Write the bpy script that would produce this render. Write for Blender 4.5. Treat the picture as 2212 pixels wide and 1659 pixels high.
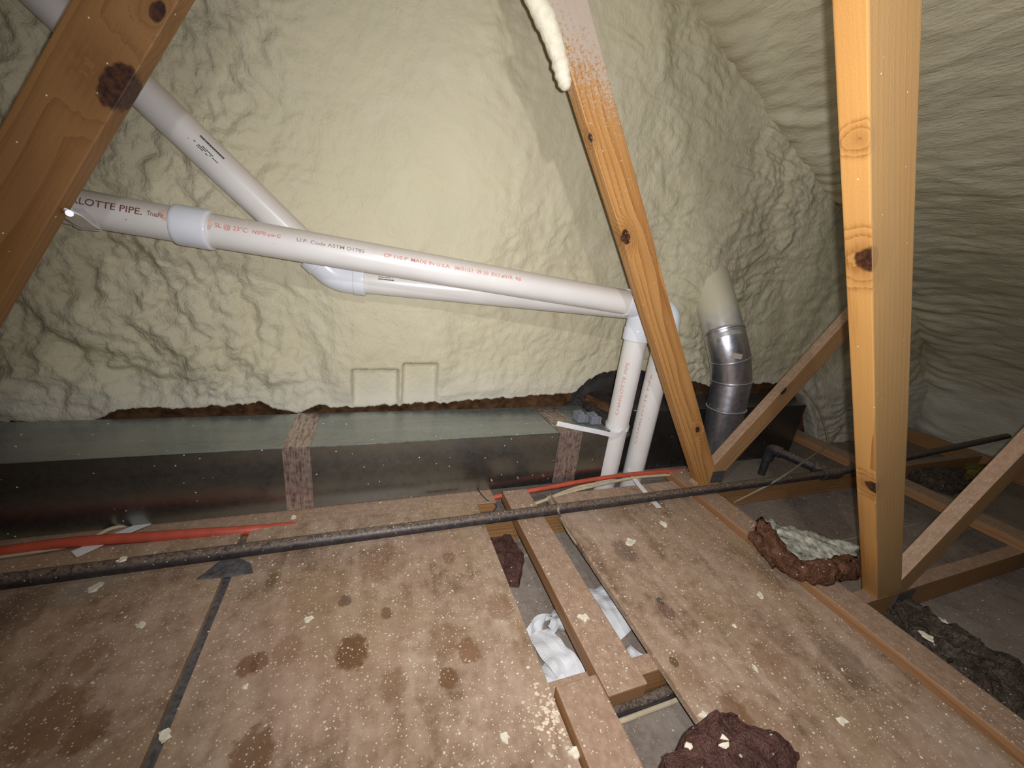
import bpy, bmesh, math, random
from mathutils import Vector, Matrix, noise

random.seed(7)
for o in list(bpy.data.objects):
    bpy.data.objects.remove(o, do_unlink=True)
S = bpy.context.scene
C = S.collection

# ------------------------------------------------------------------ camera, light, exposure
# World: X along the ducts and trusses, Y towards the back wall, Z up; z = 0 is the plywood deck.
cd = bpy.data.cameras.new('camera'); cam = bpy.data.objects.new('camera', cd); C.objects.link(cam)
cd.sensor_width = 36.0; cd.lens = 13.5895; cd.clip_start = 0.01
cam.matrix_world = Matrix(((0.939654, 0.005955, -0.342074, 0.0), (-0.323825, 0.338111, -0.883639, 0.0), (0.110397, 0.941087, 0.319636, 0.8), (0.0, 0.0, 0.0, 1.0)))
S.camera = cam
S.view_settings.view_transform = 'Standard'; S.view_settings.look = 'None'
S.view_settings.exposure = 0.0; S.view_settings.gamma = 1.0; S.view_settings.use_curve_mapping = False

W = bpy.data.worlds.new('attic_dark'); S.world = W; W.use_nodes = True
W.node_tree.nodes['Background'].inputs[0].default_value = (0.80, 0.85, 1.0, 1)
W.node_tree.nodes['Background'].inputs[1].default_value = 0.012

def spot(name, loc, target, watts, size, blend, radius, col):
    l = bpy.data.lights.new(name, 'SPOT'); o = bpy.data.objects.new(name, l); C.objects.link(o)
    l.energy = watts; l.spot_size = math.radians(size); l.spot_blend = blend; l.shadow_soft_size = radius; l.color = col
    o.location = loc
    o.rotation_euler = (Vector(target) - Vector(loc)).to_track_quat('-Z', 'Y').to_euler()
    return o
# the phone's own flash beside the lens, and the photographer's head lamp above it
spot('phone_flash', (0.022, -0.004, 0.815), (0.83, 1.22, 0.51), 58, 166, 1.0, 0.006, (1.0, 1.0, 1.05))
spot('head_lamp', (0.05, -0.06, 1.36), (0.82, 1.24, 0.36), 18, 142, 1.0, 0.02, (1.0, 0.99, 1.0))

# ------------------------------------------------------------------ helpers: naming and linking
def tag(o, label=None, cat=None, group=None, kind=None):
    if label: o['label'] = label
    if cat: o['category'] = cat
    if group: o['group'] = group
    if kind: o['kind'] = kind
    return o

def thing(name, label, cat, loc, group=None):
    o = bpy.data.objects.new(name, None); C.objects.link(o); o.location = loc
    o.empty_display_size = 0.05
    return tag(o, label, cat, group)

def wloc(o):
    v = Vector(o.location)
    while o.parent:
        o = o.parent; v += Vector(o.location)
    return v

def put(name, me, mat, parent=None, loc=(0, 0, 0), rot=None, smooth=False):
    """link mesh as one object; loc is in world space; parents are never rotated unless members"""
    me.materials.clear(); me.materials.append(mat)
    if smooth:
        me.polygons.foreach_set('use_smooth', [True] * len(me.polygons))
    o = bpy.data.objects.new(name, me); C.objects.link(o)
    M = Matrix.Translation(Vector(loc))
    if rot is not None: M = M @ rot.to_4x4()
    if parent:
        o.parent = parent
        o.matrix_basis = world_of(parent).inverted() @ M
    else:
        o.matrix_basis = M
    return o

def world_of(o):
    M = o.matrix_basis.copy()
    while o.parent:
        o = o.parent; M = o.matrix_basis @ M
    return M

def mesh_from(name, verts, faces):
    me = bpy.data.meshes.new(name); me.from_pydata([tuple(v) for v in verts], [], faces); me.update()
    return me

def bm_mesh(bm, name):
    me = bpy.data.meshes.new(name); bm.normal_update(); bm.to_mesh(me); bm.free(); return me

def rebase(me):
    """move a world-space mesh to its base centre; returns that point"""
    n = len(me.vertices)
    xs = [v.co.x for v in me.vertices]; ys = [v.co.y for v in me.vertices]; zs = [v.co.z for v in me.vertices]
    c = Vector(((min(xs) + max(xs)) / 2, (min(ys) + max(ys)) / 2, min(zs)))
    me.transform(Matrix.Translation(-c))
    return c

def single(name, me, mat, label, cat, group=None, kind=None, smooth=False):
    c = rebase(me)
    o = put(name, me, mat, None, c, None, smooth)
    return tag(o, label, cat, group, kind)

# ------------------------------------------------------------------ helpers: shapes
def box_me(name, sx, sy, sz, bev=0.002, rough=0.0, cuts=0):
    bm = bmesh.new(); bmesh.ops.create_cube(bm, size=1.0)
    for v in bm.verts: v.co = Vector((v.co.x * sx, v.co.y * sy, v.co.z * sz))
    if bev > 0: bmesh.ops.bevel(bm, geom=list(bm.edges), offset=bev, segments=2, affect='EDGES', profile=0.6)
    if cuts:
        for k in range(cuts):
            x = -sx / 2 + sx * (k + 1) / (cuts + 1)
            bmesh.ops.bisect_plane(bm, geom=bm.verts[:] + bm.edges[:] + bm.faces[:], plane_co=(x, 0, 0), plane_no=(1, 0, 0))
    if rough > 0:
        s = random.random() * 50
        for v in bm.verts:
            n = noise.noise_vector((v.co.x * 3 + s, v.co.y * 9, v.co.z * 9))
            v.co += Vector((0, n.y, n.z)) * rough
    return bm_mesh(bm, name)

def block(name, x0, x1, y0, y1, z0, z1, mat, parent=None, bev=0.002, along='x', rough=0.0, cuts=0):
    """axis aligned board; its local X runs along its length"""
    c = ((x0 + x1) / 2, (y0 + y1) / 2, (z0 + z1) / 2)
    if along == 'x':
        return put(name, box_me(name, x1 - x0, y1 - y0, z1 - z0, bev, rough, cuts), mat, parent, c)
    return put(name, box_me(name, y1 - y0, x1 - x0, z1 - z0, bev, rough, cuts), mat, parent, c, Matrix.Rotation(math.pi / 2, 3, 'Z'))

def member(name, a, b, y0, y1, w, mat, parent, cut_z=None):
    """sloping truss web in the XZ plane from a=(x,z) to b=(x,z): axis line; local X along it"""
    A = Vector((a[0], 0, a[1])); B = Vector((b[0], 0, b[1])); d = (B - A); L = d.length; d.normalize()
    yv = Vector((0, 1, 0)); zv = d.cross(yv)
    R = Matrix((d, yv, zv)).transposed()
    m = (A + B) / 2 + Vector((0, (y0 + y1) / 2, 0))
    me = box_me(name, L, y1 - y0, w, 0.0025, 0.0012, 24)
    if cut_z is not None:   # level cut at the foot
        bm = bmesh.new(); bm.from_mesh(me)
        Mi = (Matrix.Translation(m) @ R.to_4x4()).inverted()
        co = Mi @ Vector((m.x, m.y, cut_z)); no = (Mi.to_3x3() @ Vector((0, 0, -1))).normalized()
        r = bmesh.ops.bisect_plane(bm, geom=bm.verts[:] + bm.edges[:] + bm.faces[:], plane_co=co, plane_no=no, clear_outer=True)
        ed = [g for g in r['geom_cut'] if isinstance(g, bmesh.types.BMEdge)]
        bmesh.ops.contextual_create(bm, geom=ed)
        bm.to_mesh(me); bm.free()
    return put(name, me, mat, parent, m, R)

def round_path(pts, rad, n=8):
    P = [Vector(p) for p in pts]; out = [P[0]]
    for i in range(1, len(P) - 1):
        a, b, c = P[i - 1], P[i], P[i + 1]
        u = (a - b); v = (c - b); r = min(rad, u.length * 0.49, v.length * 0.49)
        u = u.normalized() * r; v = v.normalized() * r
        for k in range(n + 1):
            t = k / n
            out.append((b + u) * (1 - t) ** 2 + b * 2 * t * (1 - t) + (b + v) * t * t)
    out.append(P[-1]); return out

def spline(pts, n=10):
    P = [Vector(p) for p in pts]; out = []
    for i in range(len(P) - 1):
        p0 = P[max(i - 1, 0)]; p1 = P[i]; p2 = P[i + 1]; p3 = P[min(i + 2, len(P) - 1)]
        for k in range(n):
            t = k / n
            out.append(0.5 * ((2 * p1) + (p2 - p0) * t + (2 * p0 - 5 * p1 + 4 * p2 - p3) * t * t + (3 * p1 - p0 - 3 * p2 + p3) * t ** 3))
    out.append(P[-1]); return out

def frames(P):
    T = []
    for i in range(len(P)):
        T.append((P[min(i + 1, len(P) - 1)] - P[max(i - 1, 0)]).normalized())
    up = Vector((0, 0, 1)) if abs(T[0].z) < 0.9 else Vector((0, -1, 0))
    N = [(up - T[0] * up.dot(T[0])).normalized()]
    for i in range(1, len(P)):
        n = N[-1] - T[i] * N[-1].dot(T[i]); N.append(n.normalized())
    return T, N

def tube_me(name, pts, r, seg=20, caps=True, jitter=0.0):
    P = [Vector(p) for p in pts]; T, N = frames(P); V = []; Fc = []
    R = r if isinstance(r, (list, tuple)) else [r] * len(P)
    for i, p in enumerate(P):
        b = T[i].cross(N[i])
        for k in range(seg):
            a = 2 * math.pi * k / seg
            rr = R[i]
            if jitter: rr *= 1 + jitter * noise.noise((p.x * 60 + k, p.y * 60, p.z * 60))
            V.append(p + (N[i] * math.cos(a) + b * math.sin(a)) * rr)
    for i in range(len(P) - 1):
        for k in range(seg):
            k2 = (k + 1) % seg
            Fc.append((i * seg + k, i * seg + k2, (i + 1) * seg + k2, (i + 1) * seg + k))
    if caps:
        q = len(V); V += [v.copy() for v in V[:seg]]; Fc.append(tuple(q + k for k in range(seg))[::-1])
        q = len(V); V += [v.copy() for v in V[(len(P) - 1) * seg:len(P) * seg]]; Fc.append(tuple(q + k for k in range(seg)))
    return mesh_from(name, V, Fc)

def tube(name, pts, r, mat, parent, seg=20, jitter=0.0):
    return put(name, tube_me(name, pts, r, seg, True, jitter), mat, parent, (0, 0, 0), None, True)

def collar(name, a, b, r, mat, parent, lip=0.0015, seg=28):
    """short fitting hub between two points on an axis with a rounded lip at both ends"""
    a = Vector(a); b = Vector(b); d = b - a
    ts = [0, 0.0, 0.03, 0.12, 0.5, 0.88, 0.97, 1.0, 1.0]
    rs = [r * 0.9, r * 0.97, r, r + lip * 0.3, r + lip * 0.1, r + lip * 0.3, r, r * 0.97, r * 0.9]
    pts = [a + d * t for t in ts]
    for i in range(1, len(pts)):
        if (pts[i] - pts[i - 1]).length < 1e-6: pts[i] = pts[i] + d.normalized() * 0.0004
    return put(name, tube_me(name, pts, rs, seg), mat, parent, (0, 0, 0), None, True)

def ribbon_me(name, pts, side, width, thick=0.001, wob=0.0):
    """band of given width swept along pts; side = direction of its width (vector or list)"""
    P = [Vector(p) for p in pts]; V = []; Fc = []; m = 5
    T, _ = frames(P)
    for i, p in enumerate(P):
        s = Vector(side[i] if isinstance(side, list) else side); s = (s - T[i] * s.dot(T[i])).normalized()
        n = s.cross(T[i]).normalized()
        w = width[i] if isinstance(width, list) else width
        for q in range(2):
            for k in range(m):
                f = k / (m - 1) - 0.5
                h = wob * noise.noise((p.x * 30 + f * 2, p.y * 30, p.z * 30))
                V.append(p + s * w * f + n * (h + (thick if q else 0)))
    st = 2 * m
    for i in range(len(P) - 1):
        for k in range(m - 1):
            a = i * st + k
            Fc.append((a, a + 1, a + st + 1, a + st))
            a += m
            Fc.append((a + 1, a, a + st, a + st + 1))
        a = i * st
        Fc.append((a + m, a, a + st, a + st + m)); Fc.append((a + m - 1, a + st - m + 2 * m - 1 + 0 - (m - 1) + 0 - 1 + 0 + 0 if False else a + 2 * m - 1, a + st + 2 * m - 1, a + st + m - 1))
    for e in (0, (len(P) - 1) * st):
        for k in range(m - 1):
            Fc.append((e + k, e + k + 1, e + m + k + 1, e + m + k))
    me = mesh_from(name, V, Fc)
    bm = bmesh.new(); bm.from_mesh(me); bmesh.ops.recalc_face_normals(bm, faces=bm.faces); bm.to_mesh(me); bm.free()
    return me

def lump_me(name, outline, z0, height, grain=30.0, rough=0.012, seed=0.0, rings=9, tilt=(0, 0)):
    """ragged soft mound over an outline polygon on a level base"""
    n = len(outline); cx = sum(p[0] for p in outline) / n; cy = sum(p[1] for p in outline) / n
    sub = []
    for i in range(n):
        a = outline[i]; b = outline[(i + 1) % n]
        for k in range(6):
            t = k / 6; sub.append((a[0] * (1 - t) + b[0] * t, a[1] * (1 - t) + b[1] * t))
    V = []; Fc = []; m = len(sub)
    for r in range(rings + 1):
        t = r / rings
        s = 1 - t * t * 0.999 if r else 1.0
        s = math.cos(t * math.pi / 2) ** 0.6 if r < rings else 0.02
        for (x, y) in sub:
            px = cx + (x - cx) * s; py = cy + (y - cy) * s
            pz = z0 + height * math.sin(t * math.pi / 2) ** 0.5 + (px - cx) * tilt[0] * t + (py - cy) * tilt[1] * t
            d = noise.noise_vector((px * grain + seed, py * grain, pz * grain + seed)) + 0.5 * noise.noise_vector((px * grain * 2.7, py * grain * 2.7 + seed, pz * grain * 2.7))
            k = rough * (0.4 if r == 0 else 1)
            V.append((px + d.x * k, py + d.y * k, max(z0 if r == 0 else z0 + 0.002, pz + d.z * k if r else z0)))
    for r in range(rings):
        for k in range(m):
            k2 = (k + 1) % m
            Fc.append((r * m + k, r * m + k2, (r + 1) * m + k2, (r + 1) * m + k))
    Fc.append(tuple(rings * m + k for k in range(m))); Fc.append(tuple(range(m))[::-1])
    return mesh_from(name, V, Fc)

# ------------------------------------------------------------------ materials
def new_mat(name):
    m = bpy.data.materials.new(name); m.use_nodes = True
    nt = m.node_tree; return m, nt, nt.nodes['Principled BSDF']
def nd(nt, t, **kw):
    n = nt.nodes.new(t)
    for k, v in kw.items(): setattr(n, k, v)
    return n
def mth(nt, op, a, b=None, clamp=False):
    n = nd(nt, 'ShaderNodeMath', operation=op, use_clamp=clamp)
    for i, v in enumerate((a, b)):
        if v is None: continue
        if isinstance(v, (int, float)): n.inputs[i].default_value = v
        else: nt.links.new(v, n.inputs[i])
    return n.outputs[0]
def ramp(nt, f, stops):
    n = nd(nt, 'ShaderNodeValToRGB'); e = n.color_ramp.elements
    while len(e) < len(stops): e.new(0.5)
    for i, (p, c) in enumerate(stops):
        e[i].position = p; e[i].color = (*c, 1) if len(c) == 3 else c
    nt.links.new(f, n.inputs[0]); return n.outputs[0]
def sstep(nt, f, lo, hi):
    n = nd(nt, 'ShaderNodeMapRange', interpolation_type='SMOOTHSTEP')
    nt.links.new(f, n.inputs[0]); n.inputs[1].default_value = lo; n.inputs[2].default_value = hi
    return n.outputs[0]
def mix(nt, f, a, b, blend='MIX'):
    n = nd(nt, 'ShaderNodeMix', data_type='RGBA', blend_type=blend)
    for i, v in ((0, f), (6, a), (7, b)):
        if isinstance(v, (int, float)): n.inputs[i].default_value = v
        elif isinstance(v, tuple): n.inputs[i].default_value = (*v, 1)
        else: nt.links.new(v, n.inputs[i])
    return n.outputs[2]
def noi(nt, co, scale, detail=3, rough=0.5, dist=0.0):
    n = nd(nt, 'ShaderNodeTexNoise'); n.inputs['Scale'].default_value = scale; n.inputs['Detail'].default_value = detail
    n.inputs['Roughness'].default_value = rough; n.inputs['Distortion'].default_value = dist
    if co is not None: nt.links.new(co, n.inputs['Vector'])
    return n.outputs[0]
def mapped(nt, co, scale=(1, 1, 1), loc=(0, 0, 0)):
    n = nd(nt, 'ShaderNodeMapping'); n.inputs['Scale'].default_value = scale; n.inputs['Location'].default_value = loc
    nt.links.new(co, n.inputs['Vector']); return n.outputs[0]
def bump(nt, b, h, strength=0.3, dist=0.01):
    n = nd(nt, 'ShaderNodeBump'); n.inputs['Strength'].default_value = strength; n.inputs['Distance'].default_value = dist
    nt.links.new(h, n.inputs['Height']); nt.links.new(n.outputs[0], b.inputs['Normal'])
def specks(nt, co, scale, size, keep):
    """small flecks of blown foam stuck to a surface: mask 0..1"""
    v = nd(nt, 'ShaderNodeTexVoronoi'); v.inputs['Scale'].default_value = scale; nt.links.new(co, v.inputs['Vector'])
    sep = nd(nt, 'ShaderNodeSeparateColor'); nt.links.new(v.outputs['Color'], sep.inputs[0])
    a = mth(nt, 'LESS_THAN', v.outputs['Distance'], mth(nt, 'MULTIPLY', sep.outputs[1], size))
    return mth(nt, 'MULTIPLY', a, mth(nt, 'LESS_THAN', sep.outputs[0], keep))
def upness(nt):
    g = nd(nt, 'ShaderNodeNewGeometry'); s = nd(nt, 'ShaderNodeSeparateXYZ'); nt.links.new(g.outputs['Normal'], s.inputs[0])
    return s.outputs[2]

def wood(name, light, dark, dust=(0.385, 0.265, 0.185), dusty=1.0, knots=(), pith=(0.0, 0.055, 0.05), rings=42, foam_from=None, gloss=0.55, blotch=0.25, haze=None):
    """sawn softwood, local X along the grain; knots = (x,y,z,r) local; dust settles on upper faces"""
    m, nt, b = new_mat(name)
    tc = nd(nt, 'ShaderNodeTexCoord').outputs['Object']
    wob = noi(nt, mapped(nt, tc, (1.6, 5, 5)), 1.0, 2)
    add = nd(nt, 'ShaderNodeVectorMath', operation='MULTIPLY_ADD')
    nt.links.new(wob, add.inputs[0]); add.inputs[1].default_value = (0, 0.030, 0.030); nt.links.new(mapped(nt, tc, (0.10, 1, 1), pith), add.inputs[2])
    vec = add.outputs[0]
    kmask = None; halo = None
    for (kx, ky, kz, kr) in knots:
        d = nd(nt, 'ShaderNodeVectorMath', operation='LENGTH')
        sc = nd(nt, 'ShaderNodeMapping'); sc.inputs['Location'].default_value = (-kx * 0.62, -ky * 0.55, -kz); sc.inputs['Scale'].default_value = (0.62, 0.55, 1.0)
        nt.links.new(tc, sc.inputs['Vector']); nt.links.new(sc.outputs[0], d.inputs[0])
        dd = mth(nt, 'ADD', d.outputs['Value'], mth(nt, 'MULTIPLY', mth(nt, 'SUBTRACT', noi(nt, tc, 90, 2), 0.5), kr * 0.5))
        k = mth(nt, 'SUBTRACT', 1.0, sstep(nt, dd, kr * 0.82, kr * 1.08))
        h = mth(nt, 'SUBTRACT', 1.0, sstep(nt, dd, kr * 0.9, kr * 3.2))
        kmask = k if kmask is None else mth(nt, 'MAXIMUM', kmask, k)
        halo = h if halo is None else mth(nt, 'MAXIMUM', halo, h)
    if halo is not None:
        off = nd(nt, 'ShaderNodeVectorMath', operation='MULTIPLY_ADD')
        nt.links.new(halo, off.inputs[0]); off.inputs[1].default_value = (0, 0.022, 0.022); nt.links.new(vec, off.inputs[2]); vec = off.outputs[0]
    wv = nd(nt, 'ShaderNodeTexWave', wave_type='RINGS', rings_direction='X', wave_profile='SAW')
    wv.inputs['Scale'].default_value = rings; wv.inputs['Distortion'].default_value = 1.2; wv.inputs['Detail'].default_value = 2; wv.inputs['Detail Scale'].default_value = 0.4
    nt.links.new(vec, wv.inputs['Vector'])
    fine = noi(nt, mapped(nt, tc, (6, 240, 240)), 1.0, 2)
    grain = mth(nt, 'ADD', mth(nt, 'MULTIPLY', wv.outputs['Fac'], 0.55), mth(nt, 'MULTIPLY', fine, 0.45))
    col = ramp(nt, grain, [(0.22, light), (0.55, tuple(light[i] * 0.8 + dark[i] * 0.2 for i in range(3))), (0.88, dark)])
    bl = noi(nt, mapped(nt, tc, (3, 7, 7)), 1.0, 3)
    col = mix(nt, mth(nt, 'MULTIPLY', sstep(nt, bl, 0.45, 0.75), blotch), col, dark)
    if halo is not None:
        col = mix(nt, mth(nt, 'MULTIPLY', halo, 0.35), col, tuple(c * 0.75 for c in dark))
        kc = ramp(nt, noi(nt, mapped(nt, tc, (1, 1, 1)), 120, 2), [(0.35, (0.028, 0.010, 0.005)), (0.7, (0.085, 0.030, 0.012))])
        col = mix(nt, kmask, col, kc)
    if dusty > 0:
        dm = mth(nt, 'MULTIPLY', sstep(nt, upness(nt), 0.25, 0.7), mth(nt, 'ADD', 0.62, mth(nt, 'MULTIPLY', noi(nt, tc, 14, 4), 0.4)), clamp=True)
        dc = mix(nt, sstep(nt, noi(nt, tc, 55, 4, 0.7), 0.35, 0.7), tuple(c * 0.78 for c in dust), tuple(min(1, c * 1.12) for c in dust))
        col = mix(nt, mth(nt, 'MULTIPLY', dm, dusty), col, dc)
        sp = mth(nt, 'MAXIMUM', specks(nt, tc, 260, 0.33, 0.30), specks(nt, tc, 130, 0.26, 0.10))
        col = mix(nt, mth(nt, 'MULTIPLY', sp, sstep(nt, upness(nt), 0.25, 0.7)), col, (0.66, 0.58, 0.44))
    if haze is not None:   # dust and dried overspray on the broad face towards local -Y
        nn = nd(nt, 'ShaderNodeTexCoord').outputs['Normal']; sn = nd(nt, 'ShaderNodeSeparateXYZ'); nt.links.new(nn, sn.inputs[0])
        hm = mth(nt, 'MULTIPLY', mth(nt, 'LESS_THAN', sn.outputs[1], -0.5), mth(nt, 'ADD', 0.50, mth(nt, 'MULTIPLY', noi(nt, mapped(nt, tc, (2.5, 30, 30)), 1.0, 4), 0.55)), clamp=True)
        col = mix(nt, hm, col, haze)
    sp2 = specks(nt, tc, 120, 0.22, 0.035)
    col = mix(nt, sp2, col, (0.70, 0.64, 0.50))
    if foam_from is not None:   # overspray of foam mist from local x on
        sx = nd(nt, 'ShaderNodeSeparateXYZ'); nt.links.new(tc, sx.inputs[0])
        fm = mth(nt, 'ADD', sx.outputs[0], mth(nt, 'MULTIPLY', sx.outputs[2], -foam_from[2] if len(foam_from) > 2 else 0.0))
        fm = sstep(nt, fm, foam_from[0], foam_from[1])
        fg = noi(nt, tc, 170, 4, 0.75)
        fm = sstep(nt, mth(nt, 'ADD', fg, mth(nt, 'MULTIPLY', fm, 0.36)), 0.56, 0.76)
        col = mix(nt, mth(nt, 'MULTIPLY', fm, 0.78), col, (0.47, 0.42, 0.36))
    nt.links.new(col, b.inputs['Base Color']); b.inputs['Roughness'].default_value = gloss
    b.inputs['Specular IOR Level'].default_value = 0.35
    bump(nt, b, mth(nt, 'ADD', grain, mth(nt, 'MULTIPLY', noi(nt, tc, 300, 2), 0.6)), 0.25, 0.002)
    return m

def plain(name, col, rough=0.5, metallic=0.0, var=0.15, scale=30, bmp=0.0, bscale=120, spec=0.5):
    m, nt, b = new_mat(name); tc = nd(nt, 'ShaderNodeTexCoord').outputs['Object']
    f = noi(nt, tc, scale, 4, 0.6)
    c = ramp(nt, f, [(0.3, tuple(x * (1 - var) for x in col)), (0.7, tuple(min(1, x * (1 + var)) for x in col))])
    nt.links.new(c, b.inputs['Base Color']); b.inputs['Roughness'].default_value = rough; b.inputs['Metallic'].default_value = metallic
    b.inputs['Specular IOR Level'].default_value = spec
    if bmp: bump(nt, b, noi(nt, tc, bscale, 3), bmp, 0.004)
    return m

def foam_mat(name, lines=(1, 1, 1)):
    m, nt, b = new_mat(name)
    P = nd(nt, 'ShaderNodeNewGeometry').outputs['Position']
    a = noi(nt, P, 1.7, 4, 0.55); f = noi(nt, P, 9, 4, 0.6)
    c = ramp(nt, a, [(0.32, (0.560, 0.500, 0.330)), (0.5, (0.600, 0.545, 0.380)), (0.7, (0.635, 0.575, 0.385))])
    c = mix(nt, sstep(nt, f, 0.5, 0.75), c, (0.63, 0.575, 0.41))
    s = nd(nt, 'ShaderNodeSeparateXYZ'); nt.links.new(P, s.inputs[0])
    # a chalkier, dust-whitened foam skin low on the back wall
    low = mth(nt, 'MULTIPLY', mth(nt, 'SUBTRACT', 1.0, sstep(nt, mth(nt, 'ADD', s.outputs[2], mth(nt, 'MULTIPLY', f, 0.12)), 0.30, 0.46)), 0.55)
    c = mix(nt, low, c, (0.62, 0.585, 0.50))
    pits = specks(nt, P, 60, 0.10, 0.03)
    c = mix(nt, pits, c, (0.34, 0.29, 0.18))
    nt.links.new(c, b.inputs['Base Color']); b.inputs['Roughness'].default_value = 0.62; b.inputs['Specular IOR Level'].default_value = 0.25
    L = mapped(nt, P, lines)
    busy = sstep(nt, noi(nt, P, 2.6, 3), 0.38, 0.62)
    side = mth(nt, 'ADD', mth(nt, 'SUBTRACT', 1.0, sstep(nt, s.outputs[0], -0.45, 0.0)), mth(nt, 'MULTIPLY', sstep(nt, s.outputs[0], 0.45, 0.95), 0.55), clamp=True)
    k = mth(nt, 'ADD', 0.42, mth(nt, 'MULTIPLY', mth(nt, 'MAXIMUM', mth(nt, 'MULTIPLY', busy, 0.6), side), 0.75))
    h = mth(nt, 'ADD', mth(nt, 'MULTIPLY', noi(nt, L, 30, 4, 0.6, 0.4), 1.0), mth(nt, 'MULTIPLY', noi(nt, L, 120, 4, 0.6), 0.55))
    h = mth(nt, 'MULTIPLY', h, k)
    bump(nt, b, h, 0.75, 0.009)
    return m

def pvc_mat():
    m, nt, b = new_mat('white_pvc')
    P = nd(nt, 'ShaderNodeNewGeometry').outputs['Position']
    c = ramp(nt, noi(nt, P, 7, 3), [(0.3, (0.72, 0.685, 0.64)), (0.7, (0.80, 0.77, 0.72))])
    d = mth(nt, 'MULTIPLY', sstep(nt, upness(nt), 0.15, 0.8), mth(nt, 'ADD', 0.25, mth(nt, 'MULTIPLY', noi(nt, P, 160, 3, 0.7), 0.7)))
    c = mix(nt, d, c, (0.58, 0.50, 0.41))
    g = specks(nt, P, 70, 0.12, 0.10); c = mix(nt, g, c, (0.36, 0.31, 0.26))
    nt.links.new(c, b.inputs['Base Color']); b.inputs['Roughness'].default_value = 0.27
    return m

def galv_mat(name, tint, rough, mist=None):
    m, nt, b = new_mat(name)
    P = nd(nt, 'ShaderNodeNewGeometry').outputs['Position']
    st = noi(nt, mapped(nt, P, (2.2, 26, 9)), 1.0, 4, 0.6); sp = noi(nt, P, 55, 3, 0.6)
    c = ramp(nt, mth(nt, 'ADD', mth(nt, 'MULTIPLY', st, 0.6), mth(nt, 'MULTIPLY', sp, 0.4)), [(0.30, tuple(x * 0.80 for x in tint)), (0.5, tint), (0.7, tuple(min(1, x * 1.15) for x in tint))])
    dst = mth(nt, 'MULTIPLY', sstep(nt, upness(nt), 0.4, 0.9), 0.30)
    fl = specks(nt, P, 90, 0.20, 0.05); c = mix(nt, fl, c, (0.75, 0.72, 0.62))
    if mist:      # foam overspray fading down the pipe, thicker on its left side
        s = nd(nt, 'ShaderNodeSeparateXYZ'); nt.links.new(P, s.inputs[0])
        h = mth(nt, 'ADD', s.outputs[2], mth(nt, 'MULTIPLY', mth(nt, 'SUBTRACT', mist[0], s.outputs[0]), 0.9))
        h = mth(nt, 'ADD', h, mth(nt, 'MULTIPLY', mth(nt, 'SUBTRACT', noi(nt, P, 30, 4, 0.65), 0.5), 0.10))
        fm = sstep(nt, h, mist[1], mist[2]); fl = mth(nt, 'MAXIMUM', fl, fm); c = mix(nt, fm, c, (0.60, 0.555, 0.40))
    nt.links.new(c, b.inputs['Base Color'])
    nt.links.new(mth(nt, 'SUBTRACT', 0.96, mth(nt, 'ADD', dst, fl), clamp=True), b.inputs['Metallic'])
    nt.links.new(mth(nt, 'ADD', rough, mth(nt, 'MULTIPLY', sp, 0.16)), b.inputs['Roughness'])
    bump(nt, b, noi(nt, mapped(nt, P, (3, 3, 3)), 1.0, 2), 0.12, 0.02)
    return m

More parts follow.
